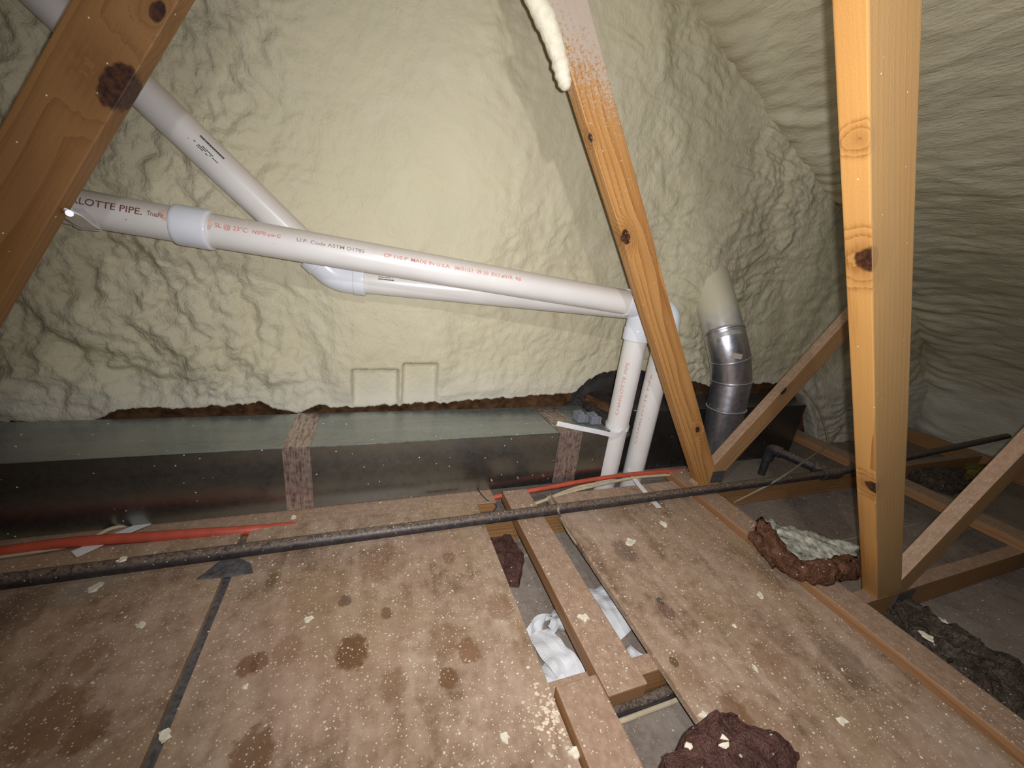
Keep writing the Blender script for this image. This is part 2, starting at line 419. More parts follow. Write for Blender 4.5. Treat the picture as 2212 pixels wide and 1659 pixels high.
def ply_mat(name, stains):
    m, nt, b = new_mat(name)
    P = nd(nt, 'ShaderNodeNewGeometry').outputs['Position']
    q = mapped(nt, P, (1.0, 0.22, 1.0))
    wv = nd(nt, 'ShaderNodeTexNoise'); wv.inputs['Scale'].default_value = 17.0; wv.inputs['Detail'].default_value = 4.0; wv.inputs['Distortion'].default_value = 1.4
    nt.links.new(q, wv.inputs['Vector'])
    fg = mth(nt, 'PINGPONG', mth(nt, 'MULTIPLY', noi(nt, q, 3.2, 2, 0.4, 0.5), 9.0), 0.5)
    a = noi(nt, P, 5, 5, 0.62); f = noi(nt, P, 34, 5, 0.68); ff = noi(nt, P, 210, 3, 0.7)
    g = mth(nt, 'ADD', mth(nt, 'MULTIPLY', fg, 0.10), mth(nt, 'ADD', mth(nt, 'MULTIPLY', wv.outputs[0], 0.22), mth(nt, 'ADD', mth(nt, 'MULTIPLY', a, 0.36), mth(nt, 'MULTIPLY', f, 0.34))))
    c = ramp(nt, g, [(0.38, (0.175, 0.110, 0.066)), (0.455, (0.300, 0.200, 0.130)), (0.53, (0.390, 0.275, 0.190)), (0.62, (0.46, 0.35, 0.255))])
    yl = sstep(nt, noi(nt, mapped(nt, P, (1, 0.6, 1), (11, 5, 0)), 4.5, 4, 0.6), 0.46, 0.66)
    c = mix(nt, mth(nt, 'MULTIPLY', yl, 0.45), c, (0.34, 0.235, 0.125))
    pk = sstep(nt, noi(nt, mapped(nt, P, (1, 1, 1), (3, 1, 0)), 3.3, 3), 0.48, 0.7)
    c = mix(nt, mth(nt, 'MULTIPLY', pk, 0.35), c, (0.42, 0.27, 0.20))
    dk = sstep(nt, noi(nt, mapped(nt, P, (1, 1, 1), (7, 4, 2)), 9, 5, 0.7), 0.60, 0.74)
    c = mix(nt, mth(nt, 'MULTIPLY', dk, 0.6), c, (0.15, 0.085, 0.05))
    c = mix(nt, mth(nt, 'MULTIPLY', sstep(nt, ff, 0.55, 0.75), 0.35), c, (0.52, 0.40, 0.28))
    w = noi(nt, P, 60, 4, 0.7)
    for (x, y, r, col, am) in stains:
        d = nd(nt, 'ShaderNodeVectorMath', operation='LENGTH')
        mp = nd(nt, 'ShaderNodeMapping'); mp.inputs['Location'].default_value = (-x, -y * 0.8, 0); mp.inputs['Scale'].default_value = (1.0, 0.8, 0.0)
        nt.links.new(P, mp.inputs['Vector']); nt.links.new(mp.outputs[0], d.inputs[0])
        dd = mth(nt, 'ADD', d.outputs['Value'], mth(nt, 'MULTIPLY', mth(nt, 'SUBTRACT', w, 0.5), r * 1.3))
        k = mth(nt, 'SUBTRACT', 1.0, sstep(nt, dd, r * 0.72, r * 1.05))
        c = mix(nt, mth(nt, 'MULTIPLY', k, am), c, col)
    sp = mth(nt, 'MAXIMUM', specks(nt, P, 230, 0.36, 0.42), specks(nt, P, 100, 0.24, 0.20))
    c = mix(nt, mth(nt, 'MULTIPLY', sp, 0.9), c, (0.68, 0.58, 0.45))
    nt.links.new(c, b.inputs['Base Color']); b.inputs['Roughness'].default_value = 0.75; b.inputs['Specular IOR Level'].default_value = 0.2
    bump(nt, b, mth(nt, 'ADD', f, ff), 0.3, 0.003)
    return m

def fibre_mat(name, col, col2):
    m, nt, b = new_mat(name)
    P = nd(nt, 'ShaderNodeNewGeometry').outputs['Position']
    f = noi(nt, P, 28, 5, 0.7, 0.6); g = noi(nt, P, 190, 3, 0.7)
    c = ramp(nt, mth(nt, 'ADD', mth(nt, 'MULTIPLY', f, 0.6), mth(nt, 'MULTIPLY', g, 0.4)), [(0.36, tuple(x * 0.45 for x in col)), (0.5, col), (0.66, col2)])
    c = mix(nt, specks(nt, P, 110, 0.28, 0.16), c, (0.66, 0.60, 0.48))
    nt.links.new(c, b.inputs['Base Color']); b.inputs['Roughness'].default_value = 0.95; b.inputs['Specular IOR Level'].default_value = 0.1
    bump(nt, b, mth(nt, 'ADD', f, g), 0.9, 0.012)
    return m

def foil_mat():
    m, nt, b = new_mat('foil_tape')
    P = nd(nt, 'ShaderNodeNewGeometry').outputs['Position']
    w = noi(nt, mapped(nt, P, (190, 16, 16)), 1.0, 3, 0.6); f = noi(nt, P, 70, 3)
    c = ramp(nt, mth(nt, 'ADD', mth(nt, 'MULTIPLY', w, 0.6), mth(nt, 'MULTIPLY', f, 0.4)), [(0.36, (0.22, 0.13, 0.10)), (0.52, (0.52, 0.42, 0.37)), (0.7, (0.68, 0.60, 0.56))])
    nt.links.new(c, b.inputs['Base Color']); b.inputs['Metallic'].default_value = 0.75; b.inputs['Roughness'].default_value = 0.28
    bump(nt, b, mth(nt, 'ADD', w, f), 0.8, 0.004)
    return m

def iron_mat():
    m, nt, b = new_mat('black_iron_pipe')
    P = nd(nt, 'ShaderNodeNewGeometry').outputs['Position']
    f = noi(nt, P, 40, 4, 0.7)
    c = ramp(nt, f, [(0.35, (0.018, 0.016, 0.018)), (0.65, (0.050, 0.043, 0.042))])
    d = mth(nt, 'MULTIPLY', sstep(nt, upness(nt), 0.2, 0.85), sstep(nt, noi(nt, P, 130, 4, 0.75), 0.32, 0.62))
    c = mix(nt, mth(nt, 'MULTIPLY', d, 0.75), c, (0.25, 0.175, 0.12))
    c = mix(nt, mth(nt, 'MULTIPLY', specks(nt, P, 200, 0.3, 0.22), sstep(nt, upness(nt), -0.1, 0.5)), c, (0.60, 0.52, 0.40))
    nt.links.new(c, b.inputs['Base Color']); b.inputs['Roughness'].default_value = 0.5
    bump(nt, b, f, 0.3, 0.002)
    return m

def drywall_mat():
    m, nt, b = new_mat('dusty_drywall_back')
    P = nd(nt, 'ShaderNodeNewGeometry').outputs['Position']
    a = noi(nt, P, 5, 5, 0.65); f = noi(nt, P, 70, 4, 0.7)
    c = ramp(nt, mth(nt, 'ADD', mth(nt, 'MULTIPLY', a, 0.6), mth(nt, 'MULTIPLY', f, 0.4)), [(0.36, (0.16, 0.125, 0.10)), (0.5, (0.25, 0.205, 0.165)), (0.66, (0.31, 0.265, 0.215))])
    c = mix(nt, mth(nt, 'MULTIPLY', sstep(nt, noi(nt, mapped(nt, P, (1, 1, 1), (5, 2, 0)), 11, 5, 0.7), 0.62, 0.72), 0.7), c, (0.09, 0.07, 0.055))
    c = mix(nt, mth(nt, 'MAXIMUM', specks(nt, P, 110, 0.3, 0.16), specks(nt, P, 230, 0.3, 0.2)), c, (0.56, 0.50, 0.41))
    nt.links.new(c, b.inputs['Base Color']); b.inputs['Roughness'].default_value = 0.9; b.inputs['Specular IOR Level'].default_value = 0.1
    bump(nt, b, f, 0.3, 0.004)
    return m

PINE = (0.60, 0.335, 0.125); PINE_D = (0.36, 0.165, 0.045)
BRN = (0.35, 0.185, 0.075); BRN_D = (0.20, 0.088, 0.028)
M = {}
M['foam_wall'] = foam_mat('cream_spray_foam', (1, 1, 0.8))
M['foam_roof'] = foam_mat('cream_spray_foam_rippled', (1.3, 0.42, 1.0))
M['foam_bit'] = plain('foam_flake', (0.74, 0.68, 0.52), 0.8, 0, 0.12, 60, 0.3, 200, 0.2)
M['foam_crumb'] = plain('foam_crumb', (0.66, 0.56, 0.42), 0.85, 0, 0.2, 25, 0, 200, 0.2)
M['foam_scrap'] = plain('grey_green_foam', (0.36, 0.35, 0.28), 0.85, 0, 0.8, 34, 1.0, 90, 0.15)
M['sheath'] = plain('dark_brown_sheathing', (0.085, 0.042, 0.018), 0.85, 0, 0.7, 26, 0.8, 60, 0.15)
M['cavity'] = plain('dark_cavity', (0.045, 0.038, 0.034), 0.8, 0, 0.5, 14, 0.6, 40, 0.2)  # the hole's shade put into the colour; rubble and stub share it
M['drywall'] = drywall_mat()
M['tape_paper'] = plain('pale_joint_tape', (0.40, 0.34, 0.27), 0.9, 0, 0.15, 40)
M['chord'] = wood('chord_pine', BRN, BRN_D, rings=36)
M['runner'] = wood('runner_pine', (0.33, 0.17, 0.075), (0.22, 0.10, 0.04), rings=30, knots=())
M['web_far'] = wood('web_pine_knotty', (0.52, 0.265, 0.085), (0.27, 0.105, 0.025), dusty=0.3, pith=(0, 0.052, 0.012), rings=30,
                    knots=[(0.3224, -0.019, 0.0469, 0.007), (0.0636, -0.019, 0.0332, 0.013), (0.0366, -0.019, 0.0539, 0.006), (-0.6963, -0.019, -0.0162, 0.009)], foam_from=(0.255, 0.645, 1.3), gloss=0.45)
M['web_left'] = wood('web_pine_brown', (0.30, 0.150, 0.050), (0.20, 0.088, 0.026), dusty=0.3, pith=(0, 0.08, 0.03), rings=22, knots=[(0.2207, -0.019, -0.0401, 0.026), (0.3598, -0.019, -0.0355, 0.011)], blotch=0.5)
M['web_near'] = wood('web_pine_bright', (0.52, 0.270, 0.080), (0.28, 0.110, 0.026), dusty=0.25, pith=(0, 0.02, 0.14), rings=30, knots=[(0.0792, -0.019, 0.0461, 0.014), (-0.4898, -0.019, 0.0457, 0.012), (0.2625, 0.002, 0.055, 0.006), (0.2649, -0.008, 0.0538, 0.007)], gloss=0.42, haze=(0.40, 0.245, 0.105))
M['web_brace'] = wood('web_pine_brace', (0.42, 0.235, 0.10), (0.20, 0.10, 0.045), rings=34, knots=[(0.0353, -0.019, 0.0322, 0.011)])
M['web_diag'] = wood('web_pine_dusty', (0.42, 0.235, 0.10), (0.20, 0.10, 0.045), rings=34)
M['pvc'] = pvc_mat()
M['fitting'] = plain('white_fitting', (0.78, 0.80, 0.84), 0.22, 0, 0.04, 20)
M['strap'] = plain('white_strap', (0.80, 0.79, 0.78), 0.4, 0, 0.06, 40)
M['ink_red'] = plain('red_ink', (0.64, 0.22, 0.17), 0.6, 0, 0.25, 90)
M['ink_brown'] = plain('dark_red_ink', (0.22, 0.085, 0.075), 0.6, 0, 0.25, 90)
M['ink_grey'] = plain('faded_grey_ink', (0.30, 0.25, 0.24), 0.6, 0, 0.25, 90)
M['ink_pale'] = plain('faded_red_ink', (0.66, 0.36, 0.28), 0.6, 0, 0.3, 120)
M['ink_black'] = plain('black_ink', (0.04, 0.04, 0.045), 0.6, 0, 0.2, 90)
M['primer'] = plain('pink_primer_stain', (0.74, 0.55, 0.46), 0.4, 0, 0.2, 60)
M['galv'] = galv_mat('galvanised_duct', (0.33, 0.355, 0.335), 0.20)
M['galv_flue'] = galv_mat('galvanised_flue', (0.70, 0.71, 0.77), 0.25)
M['flue_top'] = galv_mat('galvanised_flue_foamed', (0.70, 0.71, 0.77), 0.25, (1.414, 0.561, 0.75))
M['galv_dark'] = galv_mat('dark_duct', (0.20, 0.19, 0.19), 0.30)  # darker, rougher metal tint than the long duct
M['foil'] = foil_mat()
M['iron'] = iron_mat()
M['plate'] = plain('truss_plate', (0.13, 0.12, 0.115), 0.5, 0.6, 0.3, 60)
M['red_cable'] = plain('red_cable_jacket', (0.50, 0.085, 0.045), 0.5, 0, 0.15, 30)
M['beige_cable'] = plain('beige_cable_jacket', (0.50, 0.41, 0.27), 0.6, 0, 0.15, 30)
M['cream_wire'] = plain('dusty_wire', (0.30, 0.25, 0.17), 0.7, 0, 0.2, 30)
M['black_cable'] = plain('black_cable_jacket', (0.022, 0.022, 0.028), 0.45, 0, 0.2, 30)
M['grey_plastic'] = plain('grey_plastic', (0.20, 0.21, 0.235), 0.45, 0, 0.1, 30)
M['paper'] = plain('white_paper', (0.66, 0.66, 0.65), 0.8, 0, 0.1, 18, 0.2, 50, 0.2)
M['batt'] = fibre_mat('brown_fibreglass', (0.165, 0.075, 0.040), (0.30, 0.165, 0.105))
M['batt_dark'] = fibre_mat('dark_brown_fibreglass', (0.125, 0.060, 0.048), (0.20, 0.115, 0.085))
M['dirt'] = fibre_mat('dark_loose_fill', (0.105, 0.080, 0.058), (0.24, 0.20, 0.15))
M['yellow_batt'] = fibre_mat('yellow_fibreglass', (0.22, 0.17, 0.05), (0.33, 0.27, 0.10))
M['tar'] = plain('black_tar_patch', (0.095, 0.088, 0.085), 0.7, 0, 0.5, 90, 0.4, 120)
M['steel'] = plain('nail_steel', (0.5, 0.5, 0.5), 0.5, 1.0, 0.1, 30)

# ------------------------------------------------------------------ the setting
def sm(t):
    t = max(0.0, min(1.0, t)); return t * t * (3 - 2 * t)
def interp(tab, x):
    if x <= tab[0][0]: return tab[0][1]
    for (a, b), (c, d) in zip(tab, tab[1:]):
        if x <= c: return b + (d - b) * (x - a) / (c - a)
    return tab[-1][1]

def roof_z(x): return 2.13 - 0.47 * abs(x)
WALL_Y = 1.375

# lower edge of the foam on the back wall, (x, z): it stops just above the duct and breaks open around the vents
EDGE = [(-1.8, 0.19), (-0.977, 0.201), (-0.78, 0.192), (-0.711, 0.226), (-0.454, 0.228), (-0.349, 0.245), (-0.298, 0.212), (-0.243, 0.205), (-0.156, 0.23), (-0.066, 0.214), (0.077, 0.224), (0.23, 0.228), (0.338, 0.237), (0.53, 0.248), (0.739, 0.255), (0.827, 0.264), (0.874, 0.317), (0.948, 0.353), (1.053, 0.367), (1.193, 0.361), (1.302, 0.348), (1.422, 0.321), (1.58, 0.286), (1.803, 0.277), (1.927, 0.299), (2.14, 0.293), (2.337, 0.202), (2.515, 0.018), (2.6, -0.107), (3.6, -0.107)]
def foam_edge(x):
    return interp(EDGE, x) + 0.010 * noise.noise((x * 20, 3.1, 0)) + 0.007 * noise.noise((x * 55, 8.1, 0)) + 0.004 * noise.noise((x * 140, 1.1, 0))

def layers(p, f, k, amp):
    """overlapping sprayed passes: plateaus with steep rolled edges"""
    n = noise.noise((p[0] * f, p[1] * f, p[2] * f))
    return amp * math.tanh(k * n)

def wall_relief(x, z):
    w = noise.noise_vector((x * 2.3, 1.7, z * 2.3)) * 0.10 + noise.noise_vector((x * 9, 4.7, z * 9)) * 0.025
    px, pz = x + w.x, z + w.z
    left = sm((-0.02 - x) / 0.35); right = sm((x - 0.55) / 0.35); far = sm((x - 0.75) / 0.5)
    h = 0.040 * noise.noise((x * 1.3 + 5, 0.3, z * 0.9)) + 0.022 * noise.noise((x * 3.1, 2.3, z * 2.2))
    calm = 0.0016 + 0.0030 * sm((noise.noise((x * 2.1 + 2, 7.7, z * 1.4)) + 0.05) * 2.5)
    a = calm + 0.0068 * left + 0.0018 * right - 0.0008 * far
    h += layers((px, 0.0, pz * 0.55), 5.5, 5.0, a * 1.25)
    h += layers((px * 1.2, 9.0, pz * 0.75), 13.0, 3.5, a * 0.75)
    h += layers((px, 5.0, pz), 30.0, 3.0, a * 0.55)
    h += layers((px, 8.0, pz), 62.0, 2.5, a * 0.30)
    h += a * 0.22 * noise.noise((px * 120, 2.0, pz * 120))
    rip = noise.noise((px * 5, 6.0, pz * 24)) + 0.5 * noise.noise((px * 13, 16.0, pz * 50))
    h += far * 0.0062 * math.tanh(2.4 * rip) * (0.45 + 0.75 * sm(0.5 + 1.5 * noise.noise((x * 2.2, 31.0, z * 2.4)))) + right * 0.006 * noise.noise((px * 6, 2.0, pz * 8))
    # long drips and bay seams running down the wall
    for sx, sw, sa in ((0.10, 0.045, 0.009), (0.47, 0.05, 0.007), (-0.34, 0.06, 0.010), (-0.74, 0.07, 0.012)):
        d = (x - sx - 0.05 * noise.noise((sx * 9, 0.0, z * 2.0))) / sw
        g = math.exp(-d * d) * sm(0.55 + 1.3 * noise.noise((sx * 20, 3.0, z * 2.6)))
        h += g * sa * (0.55 + 0.8 * noise.noise((px * 30, 1.0, pz * 16)))
    # strong diagonal folds low on the left
    fl = left * sm((0.72 - z) / 0.3)
    h += fl * 0.019 * math.tanh(3 * noise.noise((px * 6 + pz * 5, 11.0, pz * 3)))
    # squared-off patches trimmed flat above the duct
    for (x0, x1, z0, z1, dep) in [(-0.0622, 0.091, 0.2477, 0.3646, 0.012), (0.1061, 0.2288, 0.2442, 0.3891, 0.006)]:
        k = sm((x - x0 + 0.004) / 0.008) * sm((x1 - x + 0.004) / 0.008) * sm((z1 - z + 0.006) / 0.014)
        h = h * (1 - k) + (-dep) * k
    return h

def wall_front(x, z):
    lean = 0.02 * sm((z - 0.3) / 1.4)
    ease = sm((z - foam_edge(x)) / 0.05)
    y = WALL_Y - lean - wall_relief(x, z) * (0.35 + 0.65 * ease)
    # foam swells out round the flue
    fx, fz = (1.3553, 0.8095)
    d2 = ((x - fx) / 0.17) ** 2 + ((z - fz) / 0.30) ** 2
    y -= 0.050 * math.exp(-d2)
    return y

def grid_faces(nu, nv):
    return [(i * nv + j, (i + 1) * nv + j, (i + 1) * nv + j + 1, i * nv + j + 1) for i in range(nu - 1) for j in range(nv - 1)]

nu, nv = 640, 290
V = []
for i in range(nu):
    x = interp([(0, -1.75), (45, -1.05), (540, 1.95), (639, 3.55)], i)
    zb = foam_edge(x); zt = max(roof_z(x) + 0.05, zb + 0.12)
    V.append((x, 1.47, zb + 0.025)); V.append((x, 1.43, zb + 0.008)); V.append((x, 1.40, zb + 0.001))
    for j in range(nv - 3):
        t = j / (nv - 4); z = zb + (zt - zb) * t
        V.append((x, wall_front(x, z), z))
wb = put('wall_back', mesh_from('wall_back', V, grid_faces(nu, nv)), M['foam_wall'], None, (0, 0, 0), None, True)
wb.data.flip_normals()
tag(wb, 'cream spray foam coating the back wall of the attic', None, None, 'structure')
block('sheathing', -2.6, 4.2, 1.475, 1.50, -0.107, 2.25, M['sheath'], wb, 0)
# brown timber plate seen in the ragged gap under the foam
block('cavity_shade', 0.79, 1.46, 1.455, 1.474, 0.0, 0.40, M['cavity'], wb, 0.002, 'x', 0.01, 30)  # added dark sheet that paints the shade inside the hole
block('sill_plate', -1.75, 0.84, 1.425, 1.474, 0.02, 0.262, M['sheath'], wb, 0.003, 'x', 0.006, 60)

def roof_mesh(sign):
    path = [(-0.06, 2.16), (0.6, 1.848), (1.4, 1.472), (2.2, 1.096), (2.9, 0.76), (3.25, 0.54), (3.50, 0.28), (3.62, 0.02), (3.66, -0.107)]
    pts = spline([(a, 0, b) for a, b in path], 14)
    step = 0.012 if sign > 0 else 0.05
    dense = [pts[0]]
    for p, q in zip(pts, pts[1:]):
        n = max(1, int((q - p).length / step))
        for k in range(1, n + 1): dense.append(p.lerp(q, k / n))
    ys = []; y = 1.46; dy = 0.014 if sign > 0 else 0.06
    while y > -1.3: ys.append(y); y -= dy; dy *= 1.012
    V = []
    T, N = frames(dense)
    for i, p in enumerate(dense):
        n = Vector((-T[i].z, 0, T[i].x)); n = -n if n.z > 0 else n     # into the room
        if i > len(dense) * 0.85 and n.x > 0: n = -n
        for y in ys:
            s = i * step
            w = noise.noise_vector((s * 2.1, y * 1.7, 4)) * 0.12
            a, c = s + w.x, y + w.y
            h = 0.038 * noise.noise((s * 1.1, y * 1.2, 9)) + 0.014 * noise.noise((s * 3, y * 2.4, 2))
            amp = 0.0046 + 0.0026 * noise.noise((s * 2, y * 2, 30))
            h += layers((a, c * 0.55, 1.0), 11.0, 2.4, amp) + layers((a, c * 0.32, 5.0), 34.0, 2.2, amp * 0.75) + layers((a, c * 0.4, 7.0), 60.0, 1.8, amp * 0.4)
            # thick rolled bead where the slope meets the back wall
            b = (1.30 - y) / 0.12
            h += 0.042 * math.exp(-b * b) * (0.85 + 0.22 * math.tanh(2.5 * noise.noise((s * 21 + y * 6, y * 4, 12)))) * sm((p.x - 0.7) / 0.5)
            q = p + n * h
            V.append((q.x * sign, y, q.z))
    me = mesh_from('roof', V, grid_faces(len(dense), len(ys)))
    return me
ce = put('ceiling', roof_mesh(1), M['foam_roof'], None, (0, 0, 0), None, True)
tag(ce, 'rippled cream spray foam on the right roof slope', None, None, 'structure')
put('roof_slope', roof_mesh(-1), M['foam_roof'], ce, (0, 0, 0), None, True)

fl = block('floor', -3.7, 3.75, -1.4, 1.475, -0.127, -0.107, M['drywall'], None, 0)
tag(fl, 'dusty grey ceiling drywall seen between the boards', None, None, 'structure')
for k, (x0, x1, y0, y1) in enumerate([(0.33, 0.6, 0.8872, 0.8992), (1.3, 2.2, 0.7, 0.704)]):
    block('joint_tape', x0, x1, y0, y1, -0.107, -0.1045, M['tape_paper'], fl, 0.0005)
tag(block('trim_1', 3.40, 3.44, -1.2, 1.45, -0.107, -0.02, M['chord'], None, 0.002, 'y'), 'dark timber plate along the low eave', None, None, 'structure')

# ------------------------------------------------------------------ roof trusses
FAR0, FAR1 = 0.970, 1.008
t = thing('roof_truss', 'far roof truss with knotty leaning web in front of the white pipes', 'truss', (1.28, 0.99, -0.107))
block('bottom_chord', -2.2, 3.38, FAR0, FAR1, -0.107, -0.018, M['chord'], t, 0.002, 'x', 0.001, 40)
w1 = member('web', (1.3206, -0.07), (0.1193, 1.75), FAR0, FAR1, 0.089, M['web_far'], t, -0.018); w1['label'] = 'knotty orange web with foam mist near its top'
w2 = member('web', (1.1741, -0.07), (1.8283, 0.8), FAR0, FAR1, 0.078, M['web_brace'], t, -0.018); w2['label'] = 'dusty brace leaning right behind the post'
w3 = member('web', (-1.0711, 0.0), (-0.0285, 1.65), FAR0 - 0.01, FAR1 - 0.01, 0.100, M['web_left'], t); w3['label'] = 'brown web with large dark knots at upper left'
bead = [Vector(p) for p in [(0.3115, 0.985, 1.3507), (0.3359, 0.985, 1.3115), (0.3758, 0.985, 1.2654), (0.3987, 0.982, 1.2278), (0.4166, 0.98, 1.1921), (0.4294, 0.978, 1.1675)]]
tube('foam_drip', spline(bead, 8), [(0.027 - 0.0125 * k / 40.0) * (1 if k < 34 else max(0.30, math.sqrt(max(0.0, 1 - ((k - 34) / 6.3) ** 2)))) * (1 + 0.12 * noise.noise((k * 0.5, 2, 1))) for k in range(8 * (len(bead) - 1) + 1)], M['foam_bit'], t, 14, 0.12)
# toothed steel plate at the foot of the webs
px, pz = (1.2892, 0.0529)
pl = put('truss_plate', box_me('truss_plate', 0.062, 0.004, 0.050, 0.0008), M['plate'], t, (px, FAR0 - 0.003, pz))
for k in range(7):
    put('tooth_rib', box_me('tooth_rib', 0.0030, 0.004, 0.046, 0.0008), M['plate'], pl, (px - 0.024 + k * 0.008, FAR0 - 0.0065, pz))

NEAR0, NEAR1 = 0.430, 0.468
t = thing('roof_truss', 'near roof truss whose bright orange post stands at the right', 'truss', (1.45, 0.45, -0.107))
block('bottom_chord', -2.2, 3.38, NEAR0, NEAR1, -0.107, -0.018, M['chord'], t, 0.002, 'x', 0.001, 40)
w = member('web', (1.464, -0.09), (0.2217, 1.72), NEAR0, NEAR1 + 0.003, 0.0940, M['web_near'], t, -0.030); w['label'] = 'bright orange post with round knots'
w = member('web', (1.4095, -0.07), (2.1764, 0.95), NEAR0, NEAR1, 0.085, M['web_diag'], t, -0.018); w['label'] = 'dusty brace rising to the right of the post'
put('truss_plate', box_me('truss_plate', 0.09, 0.003, 0.07, 0.0008), M['plate'], t, (1.50, NEAR0 - 0.002, -0.055))

# ------------------------------------------------------------------ deck: plywood sheets and loose boards
block_j = block('seam_strip', -0.352, -0.298, -0.45, 1.02, -0.017, -0.0135, M['tar'], None, 0.0005, 'y'); tag(block_j, 'dark grey strip filling the joint between two plywood sheets', 'seam strip')
ply = [('plywood_sheet', -1.62, -0.335, -0.45, 1.040, 'left plywood sheet beyond the dark joint, dimly lit at lower left', [(-0.4986, 0.6132, 0.05, (0.2, 0.105, 0.05), 0.7), (-0.4349, 0.5823, 0.03, (0.135, 0.06, 0.02), 0.6), (-0.5036, 0.7147, 0.025, (0.2, 0.105, 0.05), 0.5), (-0.5941, 0.9125, 0.05, (0.33, 0.29, 0.22), 0.4), (-0.6881, 0.8583, 0.06, (0.1, 0.06, 0.04), 0.4)]),
       ('plywood_sheet', -0.316, 0.328, -0.45, 1.045, 'middle plywood sheet with dark brown stains beside the dark joint', [(-0.0404, 0.6162, 0.034, (0.135, 0.06, 0.02), 0.85), (-0.2256, 0.6355, 0.02, (0.135, 0.06, 0.02), 0.7), (-0.2071, 0.638, 0.018, (0.135, 0.06, 0.02), 0.6), (-0.1619, 0.6501, 0.03, (0.2, 0.105, 0.05), 0.5), (0.1383, 0.5159, 0.02, (0.135, 0.06, 0.02), 0.75), (0.1894, 0.5605, 0.026, (0.2, 0.105, 0.05), 0.8), (0.0294, 0.6899, 0.014, (0.135, 0.06, 0.02), 0.7), (-0.0603, 0.7451, 0.016, (0.1, 0.06, 0.04), 0.7), (-0.1821, 0.4797, 0.035, (0.135, 0.06, 0.02), 0.7), (0.0363, 0.5297, 0.03, (0.2, 0.105, 0.05), 0.5), (0.145, 0.5982, 0.035, (0.2, 0.105, 0.05), 0.45), (0.0291, 0.8445, 0.06, (0.2, 0.105, 0.05), 0.35), (0.1959, 0.8247, 0.02, (0.135, 0.06, 0.02), 0.5), (0.2863, 0.6469, 0.035, (0.2, 0.105, 0.05), 0.55), (-0.1179, 0.7889, 0.07, (0.2, 0.105, 0.05), 0.25)]),
       ('plywood_sheet', 0.583, 1.145, -0.45, 1.043, 'right plywood sheet between the gap and the long runner board', [(0.69, 0.5365, 0.022, (0.14, 0.07, 0.05), 0.7), (0.693, 0.5663, 0.01, (0.05, 0.04, 0.04), 0.7), (0.7082, 0.7416, 0.04, (0.14, 0.09, 0.065), 0.6), (0.8235, 0.7368, 0.03, (0.2, 0.105, 0.05), 0.35), (0.615, 0.4252, 0.01, (0.06, 0.035, 0.02), 0.8), (0.6259, 0.4021, 0.04, (0.2, 0.105, 0.05), 0.35), (0.696, 0.2616, 0.06, (0.2, 0.105, 0.05), 0.45), (0.8445, 0.3553, 0.05, (0.2, 0.105, 0.05), 0.4), (1.0251, 0.3302, 0.05, (0.1, 0.06, 0.04), 0.35), (0.6677, 0.3092, 0.03, (0.135, 0.06, 0.02), 0.5), (0.7964, 0.9242, 0.05, (0.2, 0.105, 0.05), 0.3)])]
for (n, x0, x1, y0, y1, lab, st) in ply:
    me = box_me(n, x1 - x0, y1 - y0, 0.018, 0.0015)
    o = put(n, me, ply_mat('plywood_worn', st), None, ((x0 + x1) / 2, (y0 + y1) / 2, -0.009))
    tag(o, lab, 'plywood', 'plywood deck sheets')
def runner(x0, x1, y0, y1, lab):
    o = block('loose_board', x0, x1, y0, y1, -0.018, 0.020, M['runner'], None, 0.003, 'y', 0.0012, 30)
    tag(o, lab, 'board', 'flat boards laid across the trusses'); return o
runner(0.424, 0.516, 0.392, 1.068, 'short flat board bridging the floor gap, its sawn end towards us')
runner(0.332, 0.422, -0.45, 0.436, 'flat board at the bottom edge, lapped beside the short board')
runner(1.152, 1.246, -0.45, 1.095, 'long flat board along the right edge of the right plywood sheet')
runner(2.215, 2.320, -0.30, 1.360, 'dim flat board running back behind the orange post')
o = block('timber_block', 0.170, 0.288, 1.052, 1.098, -0.106, -0.004, M['web_diag'], None, 0.003, 'x'); tag(o, 'pale wood block under the front edge of the duct', 'block')
o = block('duct_board', -1.7, 0.40, 1.049, 1.37, -0.046, -0.008, M['chord'], None, 0.003, 'x'); tag(o, 'brown board carrying the long metal duct', 'board')

# ------------------------------------------------------------------ ducts
t = thing('air_duct', 'long grey galvanised duct lying against the back wall', 'duct', (-0.3, 1.24, -0.008))
DX0, DX1, DY0, DY1, DZ0, DZ1 = -1.75, 0.855, 1.120, 1.362, -0.006, 0.205
block('duct_body', DX0, DX1, DY0, DY1, DZ0, DZ1, M['galv'], t, 0.0025)
def band(x0, x1, skew, lab=None):
    prof = []
    for k in range(9): prof.append((DY1 - (DY1 - DY0) * k / 8.0, DZ1))
    for k in range(1, 8): prof.append((DY0, DZ1 - (DZ1 - DZ0) * k / 7.0))
    V = []; m = 9
    for i, (y, z) in enumerate(prof):
        top = i <= 8
        for k in range(m):
            f = k / (m - 1); x = x0 + (x1 - x0) * f + (skew * (y - DY0) if top else 0) + 0.002 * noise.noise((i * 0.7, f * 3, x0))
            e = 0.0018 + 0.0016 * noise.noise((x * 120, y * 60, z * 60))
            V.append((x, y - (0 if top and i < 8 else e), z + (e if top else 0)))
    me = mesh_from('foil_tape', V, grid_faces(len(prof), m))
    bm = bmesh.new(); bm.from_mesh(me); bmesh.ops.solidify(bm, geom=bm.faces[:], thickness=0.0006); bmesh.ops.recalc_face_normals(bm, faces=bm.faces); bm.to_mesh(me); bm.free()
    return put('foil_tape', me, M['foil'], t)
band(-0.240, -0.168, 0.02); band(0.640, 0.735, -0.05)
